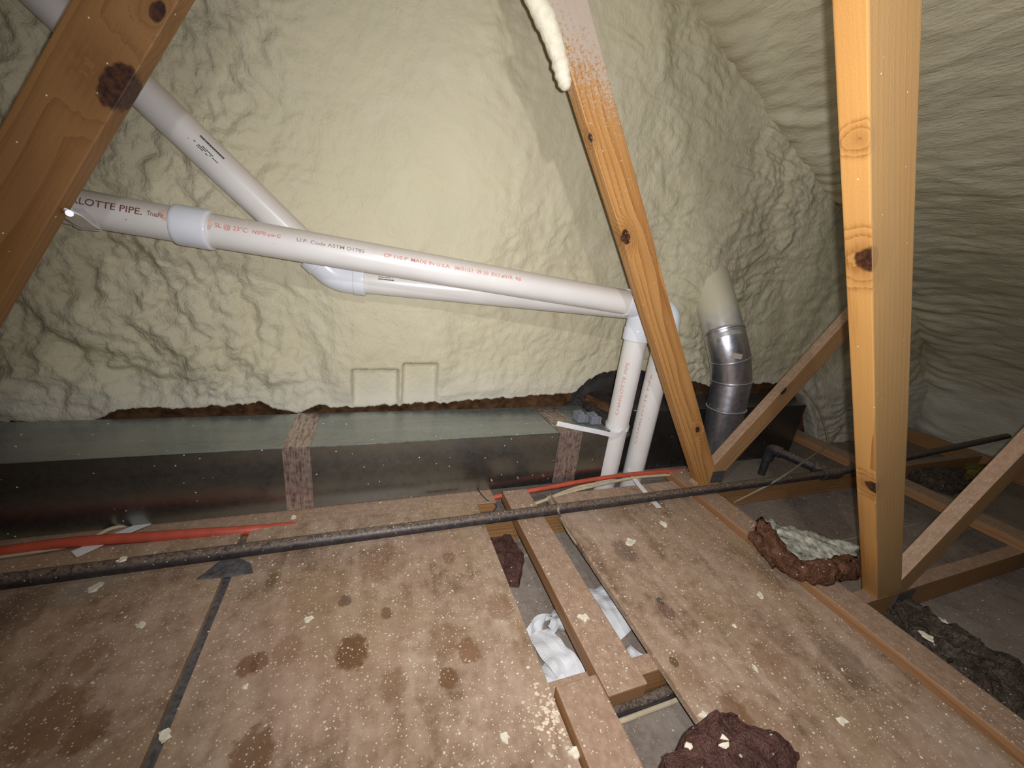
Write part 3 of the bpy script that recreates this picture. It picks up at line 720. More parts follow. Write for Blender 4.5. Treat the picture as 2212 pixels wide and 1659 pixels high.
for k in range(3): put('screw', tube_me('screw', [(0.40 + 0.1 * k, DY0 - 0.001, 0.03), (0.40 + 0.1 * k, DY0 - 0.004, 0.03)], 0.004, 8), M['steel'], t)

t = thing('air_duct', 'short dark duct behind the two upright white pipes', 'duct', (1.6, 1.36, -0.107))
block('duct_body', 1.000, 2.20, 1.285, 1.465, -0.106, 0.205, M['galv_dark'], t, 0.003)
put('seam', box_me('seam', 0.012, 0.006, 0.29, 0.001), M['galv_dark'], t, (1.36, 1.283, 0.05)); put('seam', box_me('seam', 0.012, 0.006, 0.29, 0.001), M['galv_dark'], t, (1.82, 1.283, 0.05))
# rubble in the broken-open hole at the duct's end
o = single('broken_wood', lump_me('broken_wood', [(0.86, 1.16), (0.99, 1.2), (1.0, 1.27), (1.0, 1.44), (0.9, 1.45), (0.8, 1.44), (0.862, 1.37)], 0.10, 0.13, 26, 0.030, 4.0), M['cavity'], 'dark broken timber in the hole behind the white pipes', 'debris', smooth=False)
o = single('wood_splinter', box_me('wood_splinter', 0.15, 0.03, 0.02, 0.003, 0.004, 8), M['sheath'], 'reddish brown splinter in the hole left of the white pipes', 'debris')
o.location = (0.8937, 1.2575, 0.24); o.rotation_euler = (0.3, 0.25, -0.7)
o = single('round_stub', tube_me('round_stub', [(0.975, 1.355, 0.206), (0.975, 1.355, 0.236), (0.975, 1.355, 0.243), (0.975, 1.355, 0.2435)], [0.085, 0.085, 0.080, 0.05], 28), M['cavity'], 'dark low round duct stub behind the upright pipes', 'duct stub')

# ------------------------------------------------------------------ white plastic pipes
PR = 0.0415
def text_on_pipe(txt, p0, p1, start, height, mat, parent, about, length, r=PR):
    """flat print wrapped on a straight pipe. about = unit vector from the axis to where the print sits"""
    cu = bpy.data.curves.new('print', 'FONT'); cu.body = txt; cu.size = height * 1.08; cu.align_y = 'CENTER'; cu.offset = height * 0.012
    tmp = bpy.data.objects.new('tmp', cu); C.objects.link(tmp)
    dg = bpy.context.evaluated_depsgraph_get(); dg.update()
    me = bpy.data.meshes.new_from_object(tmp.evaluated_get(dg)); bpy.data.objects.remove(tmp, do_unlink=True)
    bm = bmesh.new(); bm.from_mesh(me)      # cut the letters across so they can follow the curve
    for k in range(-6, 7):
        bmesh.ops.bisect_plane(bm, geom=bm.verts[:] + bm.edges[:] + bm.faces[:], plane_co=(0, k * height * 0.12, 0), plane_no=(0, 1, 0))
    bmesh.ops.triangulate(bm, faces=bm.faces[:]); bm.to_mesh(me); bm.free()
    p0 = Vector(p0); p1 = Vector(p1); d = (p1 - p0).normalized(); n = Vector(about); n = (n - d * n.dot(d)).normalized(); s = n.cross(d)
    wid = max(v.co.x for v in me.vertices); squeeze = length / wid
    for v in me.vertices:
        a = v.co.y / r
        v.co = p0 + d * (start + v.co.x * squeeze) + (n * math.cos(a) + s * math.sin(a)) * (r + 0.0006)
    return put('printed_text', me, mat, parent)

def strokes(parent, p0, p1, start, segs, mat, about, r=PR):
    p0 = Vector(p0); p1 = Vector(p1); d = (p1 - p0).normalized(); n = Vector(about); n = (n - d * n.dot(d)).normalized(); s = n.cross(d)
    V = []; Fc = []
    for (x0, x1, y0, y1) in segs:
        q = len(V)
        for (x, y) in ((x0, y0), (x1, y0), (x1, y1), (x0, y1)):
            a = y / r; V.append(p0 + d * (start + x) + (n * math.cos(a) + s * math.sin(a)) * (r + 0.0006))
        Fc.append((q, q + 1, q + 2, q + 3))
    return put('printed_label', mesh_from('printed_label', V, Fc), mat, parent)

A0 = Vector((-0.8512, 1.262, 0.8038)); A1 = Vector((0.8492, 1.15, 0.6801)); VX1, VY1 = (0.9042, 1.15)
t = thing('drain_pipe', 'upper white plastic pipe with red print, turning down beside the leaning web', 'pipe', (VX1, VY1, -0.107))
ax = (A1 - A0).normalized()
COUP = 0.4459
tube('pipe_run', [A0, A0 + ax * (COUP)], PR, M['pvc'], t, 32)
tube('pipe_run', [A0 + ax * COUP, A1], PR, M['pvc'], t, 32)
collar('coupling', A0 + ax * (COUP - 0.038), A0 + ax * (COUP + 0.036), PR + 0.0065, M['fitting'], t)
corner = A1 + ax * 0.055
ep = round_path([A1 - ax * 0.02, corner + Vector((0, 0, 0.0)), Vector((VX1, VY1, A1.z - 0.105))], 0.058, 14)
tube('elbow', ep, PR + 0.005, M['fitting'], t, 30)
collar('elbow_hub', Vector((VX1, VY1, A1.z - 0.085)), Vector((VX1, VY1, A1.z - 0.13)), PR + 0.0068, M['fitting'], t)
tube('pipe_drop', [(VX1, VY1, A1.z - 0.10), (VX1, VY1, -0.107)], PR, M['pvc'], t, 32)
front = Vector((-0.1, -1, 0.42))
for (txt, st, hh, mt, sq) in [('CHARLOTTE PIPE.', 0.1859, 0.02, 'ink_brown', 0.173), ('TrueFit', 0.368, 0.015, 'ink_brown', 0.0311), ('SL @ 23°C', 0.5005, 0.014, 'ink_red', 0.0686), ('NSF®-pw-G', 0.5795, 0.012, 'ink_red', 0.0623), ('U.P. Code ASTM D1785', 0.6778, 0.012, 'ink_grey', 0.1636), ('CP 110 P  MADE IN U.S.A.', 0.8908, 0.013, 'ink_red', 0.1831), ('06/01/21  09 20  EXT.#57R  RB', 1.085, 0.013, 'ink_red', 0.2046)]:
    text_on_pipe(txt, A0, A1, st, hh, M[mt], t, front, sq)
text_on_pipe('CHARLOTTE PIPE', (VX1, VY1, 0.0), (VX1, VY1, 1.0), 0.265, 0.016, M['ink_pale'], t, (-0.90, -0.72, 0), 0.21)
for (st, wd, y0, y1) in ((COUP - 0.058, 0.018, -0.010, 0.022), (COUP + 0.040, 0.012, -0.014, 0.016)):
    sl = []
    for k in range(16):
        y = y0 + (y1 - y0) * k / 16.0; e = 0.35 + 0.65 * math.sin(math.pi * (k + 0.5) / 16) * (0.8 + 0.5 * noise.noise((k * 0.6, st * 50, 0)))
        sl.append((wd * (1 - e) if st < COUP else 0.0, wd if st < COUP else wd * e, y, y + (y1 - y0) / 16.0))
    strokes(t, A0, A1, st, sl, M['primer'], front)

D0 = Vector((-0.6691, 1.325, 1.2214)); D1 = Vector((-0.0975, 1.325, 0.6717)); L1 = Vector((0.9984, 1.19, 0.6584)); VX2, VY2 = (1.0484, 1.165)
t = thing('vent_pipe', 'lower white plastic pipe bending up to the left behind the upper pipe', 'pipe', (VX2, VY2, -0.107))
dd = (D1 - D0).normalized(); ld = (L1 - D1).normalized()
tube('pipe_slope', [D0, D1 - dd * 0.05], PR, M['pvc'], t, 32)
tube('elbow', round_path([D1 - dd * 0.075, D1, D1 + ld * 0.075], 0.07, 14), PR + 0.0045, M['fitting'], t, 30)
collar('elbow_hub', D1 - dd * 0.085, D1 - dd * 0.052, PR + 0.0072, M['fitting'], t)
collar('elbow_hub', D1 + ld * 0.052, D1 + ld * 0.085, PR + 0.0072, M['fitting'], t)
tube('pipe_run', [D1 + ld * 0.06, L1], PR, M['pvc'], t, 32)
tube('elbow', round_path([L1 - ld * 0.03, L1 + ld * 0.05, Vector((VX2, VY2, L1.z - 0.10))], 0.058, 12), PR + 0.005, M['fitting'], t, 30)
collar('elbow_hub', (VX2, VY2, L1.z - 0.08), (VX2, VY2, L1.z - 0.125), PR + 0.0068, M['fitting'], t)
tube('pipe_drop', [(VX2, VY2, L1.z - 0.09), (VX2, VY2, -0.107)], PR, M['pvc'], t, 32)
random.seed(3)
def tiny_label(n, w, rows):
    s = []
    for (y, h, dens) in rows:
        x = 0
        while x < w:
            l = random.uniform(0.0015, 0.006)
            if random.random() < dens: s.append((x, min(w, x + l), y, y + h))
            x += l + 0.0006
    return s
strokes(t, D0, D1, 0.3641, tiny_label(0, 0.062, [(0.012, 0.0045, 0.92), (-0.002, 0.0022, 0.6), (-0.006, 0.0022, 0.6), (-0.010, 0.0022, 0.5)]), M['ink_black'], (0.1, -1, 0.25))
strokes(t, D1, L1, 0.125, tiny_label(0, 0.045, [(0.006, 0.002, 0.7), (-0.001, 0.0032, 0.95)]), M['ink_black'], (0, -1, 0.25))
text_on_pipe('CHARLOTTE PIPE', (VX2, VY2, 0.0), (VX2, VY2, 1.0), 0.12, 0.011, M['ink_pale'], t, (-0.99, -0.42, 0), 0.30)
# hand-drawn pen scribble near the top of the drop
cu = [(-0.006, 0.030), (-0.012, 0.022), (-0.004, 0.016), (-0.013, 0.010), (-0.008, 0.000), (0.004, 0.006), (0.008, 0.016), (0.012, 0.006), (0.018, 0.015)]
pts = []
for (a, z) in cu:
    an = math.atan2(-1, -0.72) + a / PR
    pts.append((VX2 + math.cos(an) * (PR + 0.0006), VY2 + math.sin(an) * (PR + 0.0006), 0.4364 + z))
put('pen_mark', tube_me('pen_mark', pts, 0.0009, 6), M['ink_black'], t)

# ------------------------------------------------------------------ plastic strap hangers
def strap(label, ring_c, tail, r=PR + 0.004, w=0.018, a0=0.0):
    c = Vector(ring_c); pts = []
    for k in range(25):
        a = a0 + 2 * math.pi * k / 24.0 * 0.93
        pts.append(c + Vector((math.cos(a) * r, math.sin(a) * r, 0.0)))
    pts = pts + spline([pts[-1]] + [Vector(p) for p in tail], 6)[1:]
    me = ribbon_me('pipe_strap', pts, (0, 0, 1), w, 0.0022)
    return single('pipe_strap', me, M['strap'], label, 'strap', 'white pipe straps', smooth=False)
strap('white plastic strap hooked round the left upright pipe', (VX1, VY1, 0.2074), [(0.8679, 1.1, 0.1936), (0.7826, 1.1, 0.2137), (0.6848, 1.105, 0.2349), (0.6162, 1.11, 0.2503)], a0=-1.2)
pts = spline([(0.9771, 1.1143, 0.03), (0.98, 1.0808, 0.012), (0.9777, 1.0238, 0.003), (0.9626, 0.8997, 0.003)], 6)
me = ribbon_me('pipe_strap', pts, (1, 0.35, 0), 0.020, 0.0022)
single('pipe_strap', me, M['strap'], 'white plastic strap lying on the deck at the foot of the right upright pipe', 'strap', 'white pipe straps')
hook = {'c': (-0.6186, 1.2467, 0.7869), 'tail': [(-0.5688, 1.15, 0.752), (-0.5404, 1.06, 0.7666), (-0.5207, 1.0, 0.7789), (-0.5258, 0.985, 0.7837)], 'nail': [(-0.5157, 0.99, 0.7783), (-0.5079, 0.975, 0.7787)]}
t = thing('pipe_hook', 'white J-shaped hook nailed to the left web under the upper pipe', 'strap', hook['c'])
c = Vector(hook['c']); pts = []
for k in range(15):
    a = math.radians(20 - k * 200 / 14.0)
    pts.append(c + Vector((0, math.cos(a) * (PR + 0.003), math.sin(a) * (PR + 0.003))))
pts += spline([pts[-1]] + [Vector(p) for p in hook['tail']], 6)[1:]
put('strap_band', ribbon_me('strap_band', pts, (1, 0, 0), 0.030, 0.003), M['strap'], t)
put('nail', tube_me('nail', hook['nail'], 0.0055, 12), M['steel'], t, (0, 0, 0), None, True)

# ------------------------------------------------------------------ metal flue
FR = 0.080
F = [Vector(p) for p in [(1.4195, 1.42, 0.8203), (1.4344, 1.235, 0.5472), (1.4661, 1.215, 0.4707), (1.4948, 1.2, 0.3757), (1.499, 1.19, 0.2512), (1.5326, 1.185, 0.0279)]]
t = thing('flue_pipe', 'shiny galvanised round flue with elbow beside the leaning web', 'flue', (F[-1].x, F[-1].y, F[-1].z))
up = (F[0] - F[1]).normalized()
tube('flue_upper', [F[0], F[1]], FR, M['flue_top'], t, 36)
collar('collar', F[1] + up * 0.045, F[1] + up * 0.030, FR + 0.003, M['galv_flue'], t, 0.003, 36)
tube('elbow_gore', [F[1] + up * 0.035, F[1], F[2]], FR + 0.001, M['galv_flue'], t, 36)
tube('elbow_gore', [F[2], F[3]], FR, M['galv_flue'], t, 36)
tube('elbow_gore', [F[3], F[4]], FR - 0.001, M['galv_flue'], t, 36)
tube('flue_lower', [F[4], F[5]], FR - 0.003, M['galv_flue'], t, 36)
for i in (2, 3, 4):
    d = (F[i + 1] - F[i - 1]).normalized()
    collar('seam_ring', F[i] + d * 0.004, F[i] - d * 0.004, FR + 0.003, M['galv_flue'], t, 0.001, 36)
put('flue_tag', ribbon_me('flue_tag', [F[2] + Vector((math.cos(a), math.sin(a), 0.18)) * (FR + 0.004) + Vector((0, 0, 0.015)) for a in [-2.55 + 0.12 * k for k in range(6)]], (0, 0, 1), 0.022, 0.0005), M['tape_paper'], t)
# ------------------------------------------------------------------ black gas pipe
GY, GZ, GR = 0.920, 0.0375, 0.0165
t = thing('gas_pipe', 'long black iron gas pipe lying across the deck', 'pipe', (0.5, GY, 0.02))
TX = (1.8971, 0.9047, 0.04)[0]
tube('pipe_run', [(-1.65, GY, GZ - 0.004), (-0.4, GY, GZ - 0.002), (TX, GY, GZ)], GR, M['iron'], t, 18, 0.05)
tube('pipe_run', [(TX, GY, GZ), (3.62, GY + 0.065, GZ + 0.055)], GR, M['iron'], t, 18, 0.05)
collar('tee', (TX - 0.055, GY, GZ), (TX + 0.055, GY, GZ), GR + 0.008, M['iron'], t, 0.003, 20)
EL = Vector((1.8228, 1.1476, 0.045)); TV = Vector((TX, GY, GZ)); bd = (EL - TV).normalized()
collar('tee_branch', TV + bd * 0.01, TV + bd * 0.06, GR + 0.009, M['iron'], t, 0.003, 20)
tube('branch', [TV + bd * 0.02, EL - bd * 0.03], GR + 0.003, M['iron'], t, 18, 0.05)
tube('elbow', round_path([EL - bd * 0.05, EL, EL + Vector((0, 0, -0.06))], 0.045, 10), GR + 0.009, M['iron'], t, 20)
tube('drop', [EL, EL + Vector((0, 0, -0.145))], GR, M['iron'], t, 18)

# ------------------------------------------------------------------ cables and wires
def cable(name, pts, r, mat, label, cat='cable', n=10, seg=10):
    me = tube_me(name, spline(pts, n), r, seg)
    return single(name, me, mat, label, cat, smooth=True)
cable('red_cable', [(-0.9611, 1.0492, 0.012), (-0.8157, 1.0506, 0.012), (-0.6963, 1.0553, 0.013), (-0.5603, 1.049, 0.01), (-0.4338, 1.0461, 0.004), (-0.3295, 1.0459, -0.004), (-0.2082, 1.061, -0.02)], 0.013, M['red_cable'], 'thick red cable lying along the left deck edge below the duct')
cable('red_cable', [(0.138, 1.0876, -0.03), (0.3407, 1.085, -0.02), (0.4415, 1.0855, -0.012), (0.6023, 1.0859, 0.0), (0.7985, 1.0904, 0.012), (0.9897, 1.0901, 0.018), (1.1697, 1.083, 0.018), (1.3162, 1.1006, 0.0)], 0.0085, M['red_cable'], 'thin red cable passing in front of the upright white pipes')
cable('beige_cable', [(0.5197, 1.0149, -0.01), (0.6779, 1.0466, 0.0), (0.8248, 1.0637, 0.006), (0.9821, 1.0769, 0.01), (1.1391, 1.0723, 0.01)], 0.006, M['beige_cable'], 'beige cable just below the red cable at the upright pipes')
cable('beige_cable', [(0.578, 1.0293, -0.005), (0.7255, 1.065, 0.004), (0.8711, 1.0719, 0.008), (1.0492, 1.0763, 0.01), (1.163, 1.0717, 0.008)], 0.0055, M['beige_cable'], 'second beige cable curving out beside the red one near the gap')
cable('beige_cable', [(-0.919, 1.0368, 0.006), (-0.8105, 1.0398, 0.006), (-0.7346, 1.046, 0.006), (-0.6752, 1.0613, 0.004), (-0.6457, 1.1119, 0.0), (-0.5973, 1.1309, -0.008)], 0.005, M['beige_cable'], 'beige cable under the thick red cable at far left')
cable('thin_wire', [(1.434, 0.9769, -0.1), (1.4652, 0.9372, -0.03), (1.5487, 0.9065, 0.052), (1.8099, 0.9798, 0.075), (2.2331, 1.1313, 0.06), (2.5437, 1.2642, 0.08)], 0.0038, M['cream_wire'], 'dusty wire crossing over the gas pipe towards the eave', 'wire')
cable('thin_wire', [(2.2166, 1.34, 0.271), (2.3147, 1.3, 0.1864), (2.4057, 1.27, 0.0635), (2.4519, 1.25, -0.0255), (2.4818, 1.22, -0.0918)], 0.0055, M['cream_wire'], 'dusty wire hanging down the foam behind the brace', 'wire')
cable('thin_wire', [(0.603, 1.0526, -0.005), (0.5857, 0.9771, 0.02), (0.5557, 0.9055, 0.058), (0.5513, 0.8936, 0.05), (0.5796, 0.9158, 0.004), (0.5725, 0.8577, 0.003), (0.5731, 0.797, 0.002)], 0.004, M['cream_wire'], 'pale cord looped over the gas pipe at the gap', 'wire')
cable('thin_wire', [(0.3369, 1.0865, 0.03), (0.352, 1.0751, 0.01), (0.3694, 1.0615, -0.005), (0.3994, 1.0456, -0.02), (0.3908, 1.0435, -0.04)], 0.002, M['black_cable'], 'short black wire curling up by the board under the duct', 'wire')
cable('black_cable', [(0.3816, 0.4178, -0.085), (0.482, 0.4191, -0.085), (0.5643, 0.4173, -0.085), (0.6362, 0.4197, -0.085), (0.7831, 0.4211, -0.085)], 0.012, M['iron'], 'thick black cable at the bottom of the near floor gap')
cable('black_cable', [(0.3802, 0.4115, -0.095), (0.4857, 0.4126, -0.095), (0.6402, 0.4132, -0.095), (0.7809, 0.4155, -0.095)], 0.007, M['black_cable'], 'thin black cable beside the cream one in the near floor gap')
cable('cream_cable', [(0.3769, 0.4044, -0.098), (0.4915, 0.403, -0.098), (0.5575, 0.4039, -0.098), (0.6405, 0.4052, -0.098), (0.7762, 0.4101, -0.098)], 0.006, M['beige_cable'], 'cream cable across the near floor gap')
me = ribbon_me('metal_strip', spline([(-0.672, 1.0206, 0.003), (-0.6279, 1.0643, 0.003), (-0.5901, 1.115, -0.004), (-0.5622, 1.145, -0.006)], 4), (1, 0.1, 0), 0.030, 0.0015)
single('metal_strip', me, M['strap'], 'pale flat strip passing under the thick red cable', 'strip')

for k, (p, lab) in enumerate([((0.7681, 1.2143, 0.2065), 'left of two small grey plastic connectors on the duct end'), ((0.8145, 1.1927, 0.2065), 'right of two small grey plastic connectors on the duct end')]):
    t = thing('cable_connector', lab, 'connector', p, 'grey plastic connectors on the duct')
    p = Vector(p)
    put('housing', box_me('housing', 0.034, 0.050, 0.034, 0.004), M['grey_plastic'], t, p + Vector((0, 0, 0.017)))
    put('latch', box_me('latch', 0.012, 0.030, 0.010, 0.002), M['grey_plastic'], t, p + Vector((0, -0.006, 0.038)))
    put('lever', box_me('lever', 0.006, 0.014, 0.030, 0.001), M['grey_plastic'], t, p + Vector((0.016, -0.028, 0.020)))

# ------------------------------------------------------------------ insulation, paper and litter
o = single('insulation_batt', lump_me('insulation_batt', [(0.4489, 0.2749), (0.5106, 0.2946), (0.5859, 0.3112), (0.6289, 0.3115), (0.6395, 0.2809), (0.6717, 0.2496), (0.6948, 0.2185), (0.6773, 0.1939), (0.5555, 0.1664), (0.436, 0.2016)], 0.004, 0.052, 22, 0.018, 1.0, 10), M['batt_dark'], 'dark brown fibreglass scrap at the bottom edge of the right plywood', 'insulation')
# torn batt: brown edge folded up round a grey foam core
path = spline([(1.1362, 0.6583, 0.02), (1.1139, 0.6036, 0.02), (1.1166, 0.5538, 0.02), (1.1459, 0.5196, 0.02), (1.234, 0.4996, 0.02), (1.3715, 0.5019, 0.015)], 14); V = []; m = 26
for i, p in enumerate(path):
    T = (path[min(i + 1, len(path) - 1)] - path[max(i - 1, 0)]); T.z = 0; T.normalize(); s = Vector((-T.y, T.x, 0))
    f = i / (len(path) - 1.0); h = interp([(0, 0.1), (0.25, 0.075), (0.5, 0.05), (1, 0.055)], f)
    for k in range(m):
        a = 2 * math.pi * k / m
        q = p + s * math.cos(a) * 0.026 + Vector((0, 0, h / 2 + math.sin(a) * h / 2))
        d = noise.noise_vector((q.x * 26, q.y * 26, q.z * 26)) * 0.016 + noise.noise_vector((q.x * 60, q.y * 60, q.z * 60)) * 0.012
        V.append(q + Vector((d.x, d.y, max(d.z, -q.z * 0.5))))
Fc = []
for i in range(len(path) - 1):
    for k in range(m): Fc.append((i * m + k, i * m + (k + 1) % m, (i + 1) * m + (k + 1) % m, (i + 1) * m + k))
Fc.append(tuple(range(m))[::-1]); Fc.append(tuple((len(path) - 1) * m + k for k in range(m)))
single('insulation_batt', mesh_from('insulation_batt', V, Fc), M['batt'], 'torn brown fibreglass batt folded over the long board beside the post', 'insulation', smooth=True)
V = []; n1, n2 = 30, 18
q00, q10, q11, q01 = [Vector(p) for p in [(1.1851, 0.6944, 0.085), (1.4039, 0.529, 0.075), (1.3457, 0.5021, 0.05), (1.1569, 0.5312, 0.05)]]
for i in range(n1):
    for j in range(n2):
        u, v = i / (n1 - 1.0), j / (n2 - 1.0)
        p = (q00 * (1 - u) + q10 * u) * (1 - v) + (q01 * (1 - u) + q11 * u) * v
        d = noise.noise_vector((p.x * 30, p.y * 30, p.z * 30)) * 0.012 + noise.noise_vector((p.x * 90, p.y * 90, 3)) * 0.005
        V.append(p + d)
nb = len(V); V += [v + Vector((0.004, 0.004, -0.014)) for v in V]
Fc = [f[::-1] for f in grid_faces(n1, n2)] + [tuple(nb + k for k in f) for f in grid_faces(n1, n2)]
rim = [i * n2 for i in range(n1)] + [(n1 - 1) * n2 + j for j in range(1, n2)] + [i * n2 + n2 - 1 for i in range(n1 - 2, -1, -1)] + [j for j in range(n2 - 2, 0, -1)]
Fc += [(rim[k], rim[(k + 1) % len(rim)], nb + rim[(k + 1) % len(rim)], nb + rim[k]) for k in range(len(rim))]
me = mesh_from('foam_scrap', V, Fc)
single('foam_scrap', me, M['foam_scrap'], 'grey-white torn foam slab lying in the brown batt', 'foam scrap', smooth=True)
single('loose_fill', lump_me('loose_fill', [(1.4417, 0.4417), (1.5519, 0.4322), (1.5734, 0.3541), (1.5854, 0.2718), (1.5792, 0.1857), (1.2992, 0.097), (1.2946, 0.1498), (1.3438, 0.2479), (1.3915, 0.3345)], -0.106, 0.06, 34, 0.030, 2.0, 14), M['dirt'], 'dark loose litter heaped right of the long board at lower right', 'litter')
single('loose_fill', lump_me('loose_fill', [(0.34, 0.8), (0.4, 0.78), (0.44, 0.86), (0.43, 0.965), (0.34, 0.965)], -0.106, 0.045, 30, 0.014, 6.0, 7), M['batt_dark'], 'dark fluff in the far end of the left floor gap', 'litter')
single('loose_fill', lump_me('loose_fill', [(2.7227, 1.0152), (2.981, 0.9516), (3.1003, 0.8859), (3.0431, 0.828), (2.7451, 0.816), (2.6069, 0.9006)], -0.106, 0.07, 22, 0.03, 9.0, 8), M['dirt'], 'dim dark litter under the eave right of the post', 'litter')
single('insulation_batt', lump_me('insulation_batt', [(3.0975, 0.9331), (3.3097, 0.901), (3.0843, 0.819), (2.9064, 0.8479)], -0.106, 0.10, 22, 0.02, 3.0, 8), M['yellow_batt'], 'small yellowish fibreglass tuft below the eave behind the right brace', 'insulation')
single('tar_patch', lump_me('tar_patch', [(-0.3883, 0.8816), (-0.3635, 0.9191), (-0.3512, 0.9425), (-0.3113, 0.9323), (-0.2836, 0.9075), (-0.2702, 0.8746), (-0.3152, 0.8733)], 0.0005, 0.004, 40, 0.002, 1.0, 4), M['tar'], 'black tar patch on the joint between plywood sheets beside the gas pipe', 'patch')

def paper(label, pts, side, w):
    me = ribbon_me('paper_scrap', spline(pts, 8), side, w, 0.0006, 0.013)
    return single('paper_scrap', me, M['paper'], label, 'paper', 'white paper scraps in the floor gaps', smooth=False)
for (lab, pts, side, w) in [('white paper strip curling upright in the left floor gap', [(0.3712, 0.6144, -0.1), (0.4068, 0.6424, -0.09), (0.4431, 0.655, -0.075), (0.4352, 0.6209, -0.06), (0.4176, 0.6092, -0.072)], (1, 0.5, 0), 0.058), ('broad white paper fold at the near end of the left floor gap', [(0.3862, 0.624, -0.09), (0.3924, 0.5736, -0.07), (0.4034, 0.5307, -0.062), (0.4162, 0.5048, -0.075), (0.4198, 0.4886, -0.09)], (1, 0.15, 0.1), 0.066), ('small white paper corner tucked beside the lower flat board', [(0.3597, 0.5461, -0.09), (0.3719, 0.5011, -0.075), (0.3857, 0.4812, -0.08)], (1, 0.3, 0.2), 0.05), ('crumpled white paper under the right plywood edge', [(0.6137, 0.7222, -0.1), (0.6111, 0.6603, -0.085), (0.6039, 0.6034, -0.085), (0.616, 0.5695, -0.1)], (1, 0.1, 0.1), 0.055), ('white paper sliver at the near end of the right floor gap', [(0.5985, 0.5383, -0.1), (0.6047, 0.4957, -0.085), (0.637, 0.483, -0.09)], (0.3, 1, 0.1), 0.022)]: paper(lab, pts, side, w)

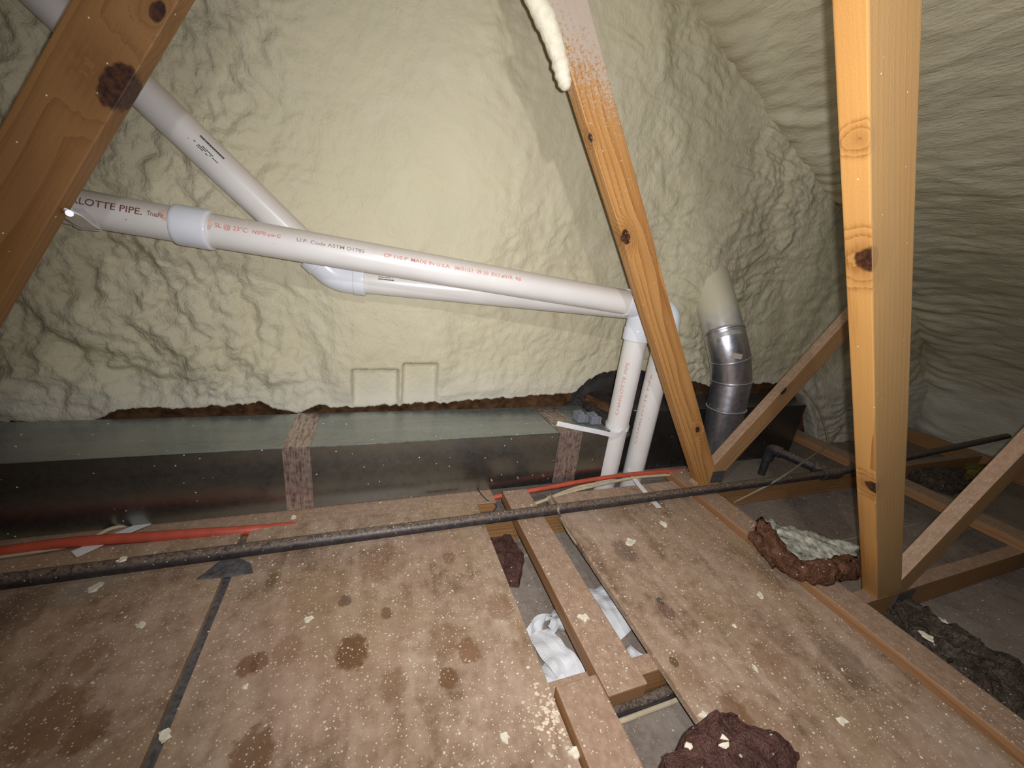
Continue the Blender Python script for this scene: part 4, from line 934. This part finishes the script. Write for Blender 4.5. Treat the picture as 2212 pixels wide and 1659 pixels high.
def flake_me(w, seed):
    random.seed(seed); n = 11; V = []
    for k in range(n):
        a = 2 * math.pi * k / n; r = w * random.uniform(0.24, 0.60)
        V.append((math.cos(a) * r * 1.25, math.sin(a) * r, 0.0))
    for k in range(n): V.append((V[k][0] * 0.9, V[k][1] * 0.9, w * random.uniform(0.05, 0.22)))
    Fc = [tuple(range(n))[::-1], tuple(range(n, 2 * n))] + [(k, (k + 1) % n, n + (k + 1) % n, n + k) for k in range(n)]
    return mesh_from('foam_flake', V, Fc)
for k, (p, w, lab) in enumerate([((0.7475, 0.7689, 0.0), 0.03, 'large cream foam flake on the right plywood, below the gas pipe'), ((0.9174, 0.822, 0.0), 0.026, 'pointed cream foam flake on the right plywood nearest the gas pipe'), ((0.4609, 0.5542, 0.02), 0.024, 'cream foam flake on top of the short flat board'), ((0.9874, 0.5161, 0.0), 0.02, 'cream foam flake on the right plywood just below the torn batt'), ((0.8317, 0.46, 0.0), 0.011, 'small foam flake in the middle of the right plywood'), ((0.5989, 0.323, 0.0), 0.016, 'foam flake on the right plywood beside the dark fibreglass scrap'), ((0.7879, 0.3659, -0.0), 0.014, 'foam flake on the right plywood right of the brown stains'), ((0.8719, 0.2384, 0.0), 0.018, 'foam flake on the right plywood nearest the lower right corner'), ((0.5623, 0.2568, 0.052), 0.028, 'long pale foam flake lying on the dark fibreglass scrap'), ((0.5007, 0.2735, 0.048), 0.014, 'small foam flake on the left side of the dark fibreglass scrap'), ((-0.1329, 0.7151, 0.0), 0.018, 'cream foam flake on the middle plywood above the big brown stain'), ((-0.2194, 0.5943, 0.0), 0.012, 'small foam flake on the middle plywood below the twin stains'), ((-0.3172, 0.5408, 0.004), 0.02, 'cream foam flake lying across the dark joint at lower left'), ((-0.5774, 0.9022, 0.0), 0.024, 'foam flake on the left plywood below the gas pipe'), ((-0.4457, 0.7754, 0.0), 0.016, 'whitish star-shaped flake in the middle of the left plywood'), ((-0.5289, 0.9201, 0.052), 0.016, 'cream foam flake sitting on the gas pipe at left'), ((0.2174, 0.3931, 0.0), 0.016, 'round foam flake at the bottom edge of the middle plywood'), ((0.3252, 0.3401, 0.0), 0.02, 'cream foam lump against the lower flat board'), ((1.3751, 0.3233, -0.035), 0.03, 'pale grey scrap on the dark litter right of the long board'), ((1.5234, 0.3486, -0.05), 0.022, 'small pale scrap on the dark litter, furthest to the right'), ((1.2884, 0.309, -0.03), 0.018, 'pale sliver on the dark litter closest to the long board'), ((-0.2184, 1.0853, -0.008), 0.016, 'cream foam flake on the board under the duct')]):
    o = put('foam_flake', flake_me(w, 20 + k), M['foam_bit'], None, p, Matrix.Rotation(k * 1.3, 3, 'Z'))
    tag(o, lab, 'foam flake', 'cream foam flakes on the deck')

# uncountable crumbs of foam blown over everything
random.seed(11)
V = []; Fc = []
def crumb(x, y, z, w):
    q = len(V); n = 5; a0 = random.uniform(0, 6.28)
    for k in range(n):
        a = a0 + 2 * math.pi * k / n; r = w * random.uniform(0.5, 1.1)
        V.append((x + math.cos(a) * r, y + math.sin(a) * r * 0.8, z))
    V.append((x, y, z + w * random.uniform(0.5, 1.0)))
    for k in range(n): Fc.append((q + k, q + (k + 1) % n, q + n))
    Fc.append(tuple(q + k for k in range(n))[::-1])
zones = [(-0.9, -0.331, 0.2, 1.04, 0.0, 900), (-0.318, 0.328, 0.2, 1.045, 0.0, 1900), (0.583, 1.145, 0.1, 1.04, 0.0, 1500), (0.426, 0.514, 0.40, 1.06, 0.020, 320),
         (0.334, 0.42, 0.2, 0.43, 0.020, 50), (1.155, 1.243, 0.1, 1.09, 0.020, 320), (0.33, 0.58, 0.47, 0.96, -0.107, 180), (1.25, 2.1, 0.47, 0.96, -0.107, 260), (1.3, 2.2, 0.0, 0.42, -0.107, 160),
         (-1.0, 0.85, 1.125, 1.355, 0.205, 160), (1.02, 1.6, 1.29, 1.45, 0.205, 90), (-0.9, 0.4, 1.075, 1.115, -0.008, 60)]
for (x0, x1, y0, y1, z, n) in zones:
    for k in range(n):
        x, y = random.uniform(x0, x1), random.uniform(y0, y1)
        if random.random() < 0.45 and noise.noise((x * 7, y * 7, 2)) < 0.05: continue
        crumb(x, y, z, 0.0009 + 0.0030 * random.random() ** 4)
for k in range(170):
    cx, cy = (0.3155, 0.4051)
    x, y = random.gauss(cx, 0.022), random.gauss(cy, 0.034)
    if x < 0.325 and y < 1.0: crumb(x, y, 0.0, random.uniform(0.0015, 0.0062))
o = put('foam_crumbs', mesh_from('foam_crumbs', V, Fc), M['foam_crumb'])
tag(o, 'fine cream foam crumbs strewn over deck, boards and duct', 'crumbs', None, 'stuff')
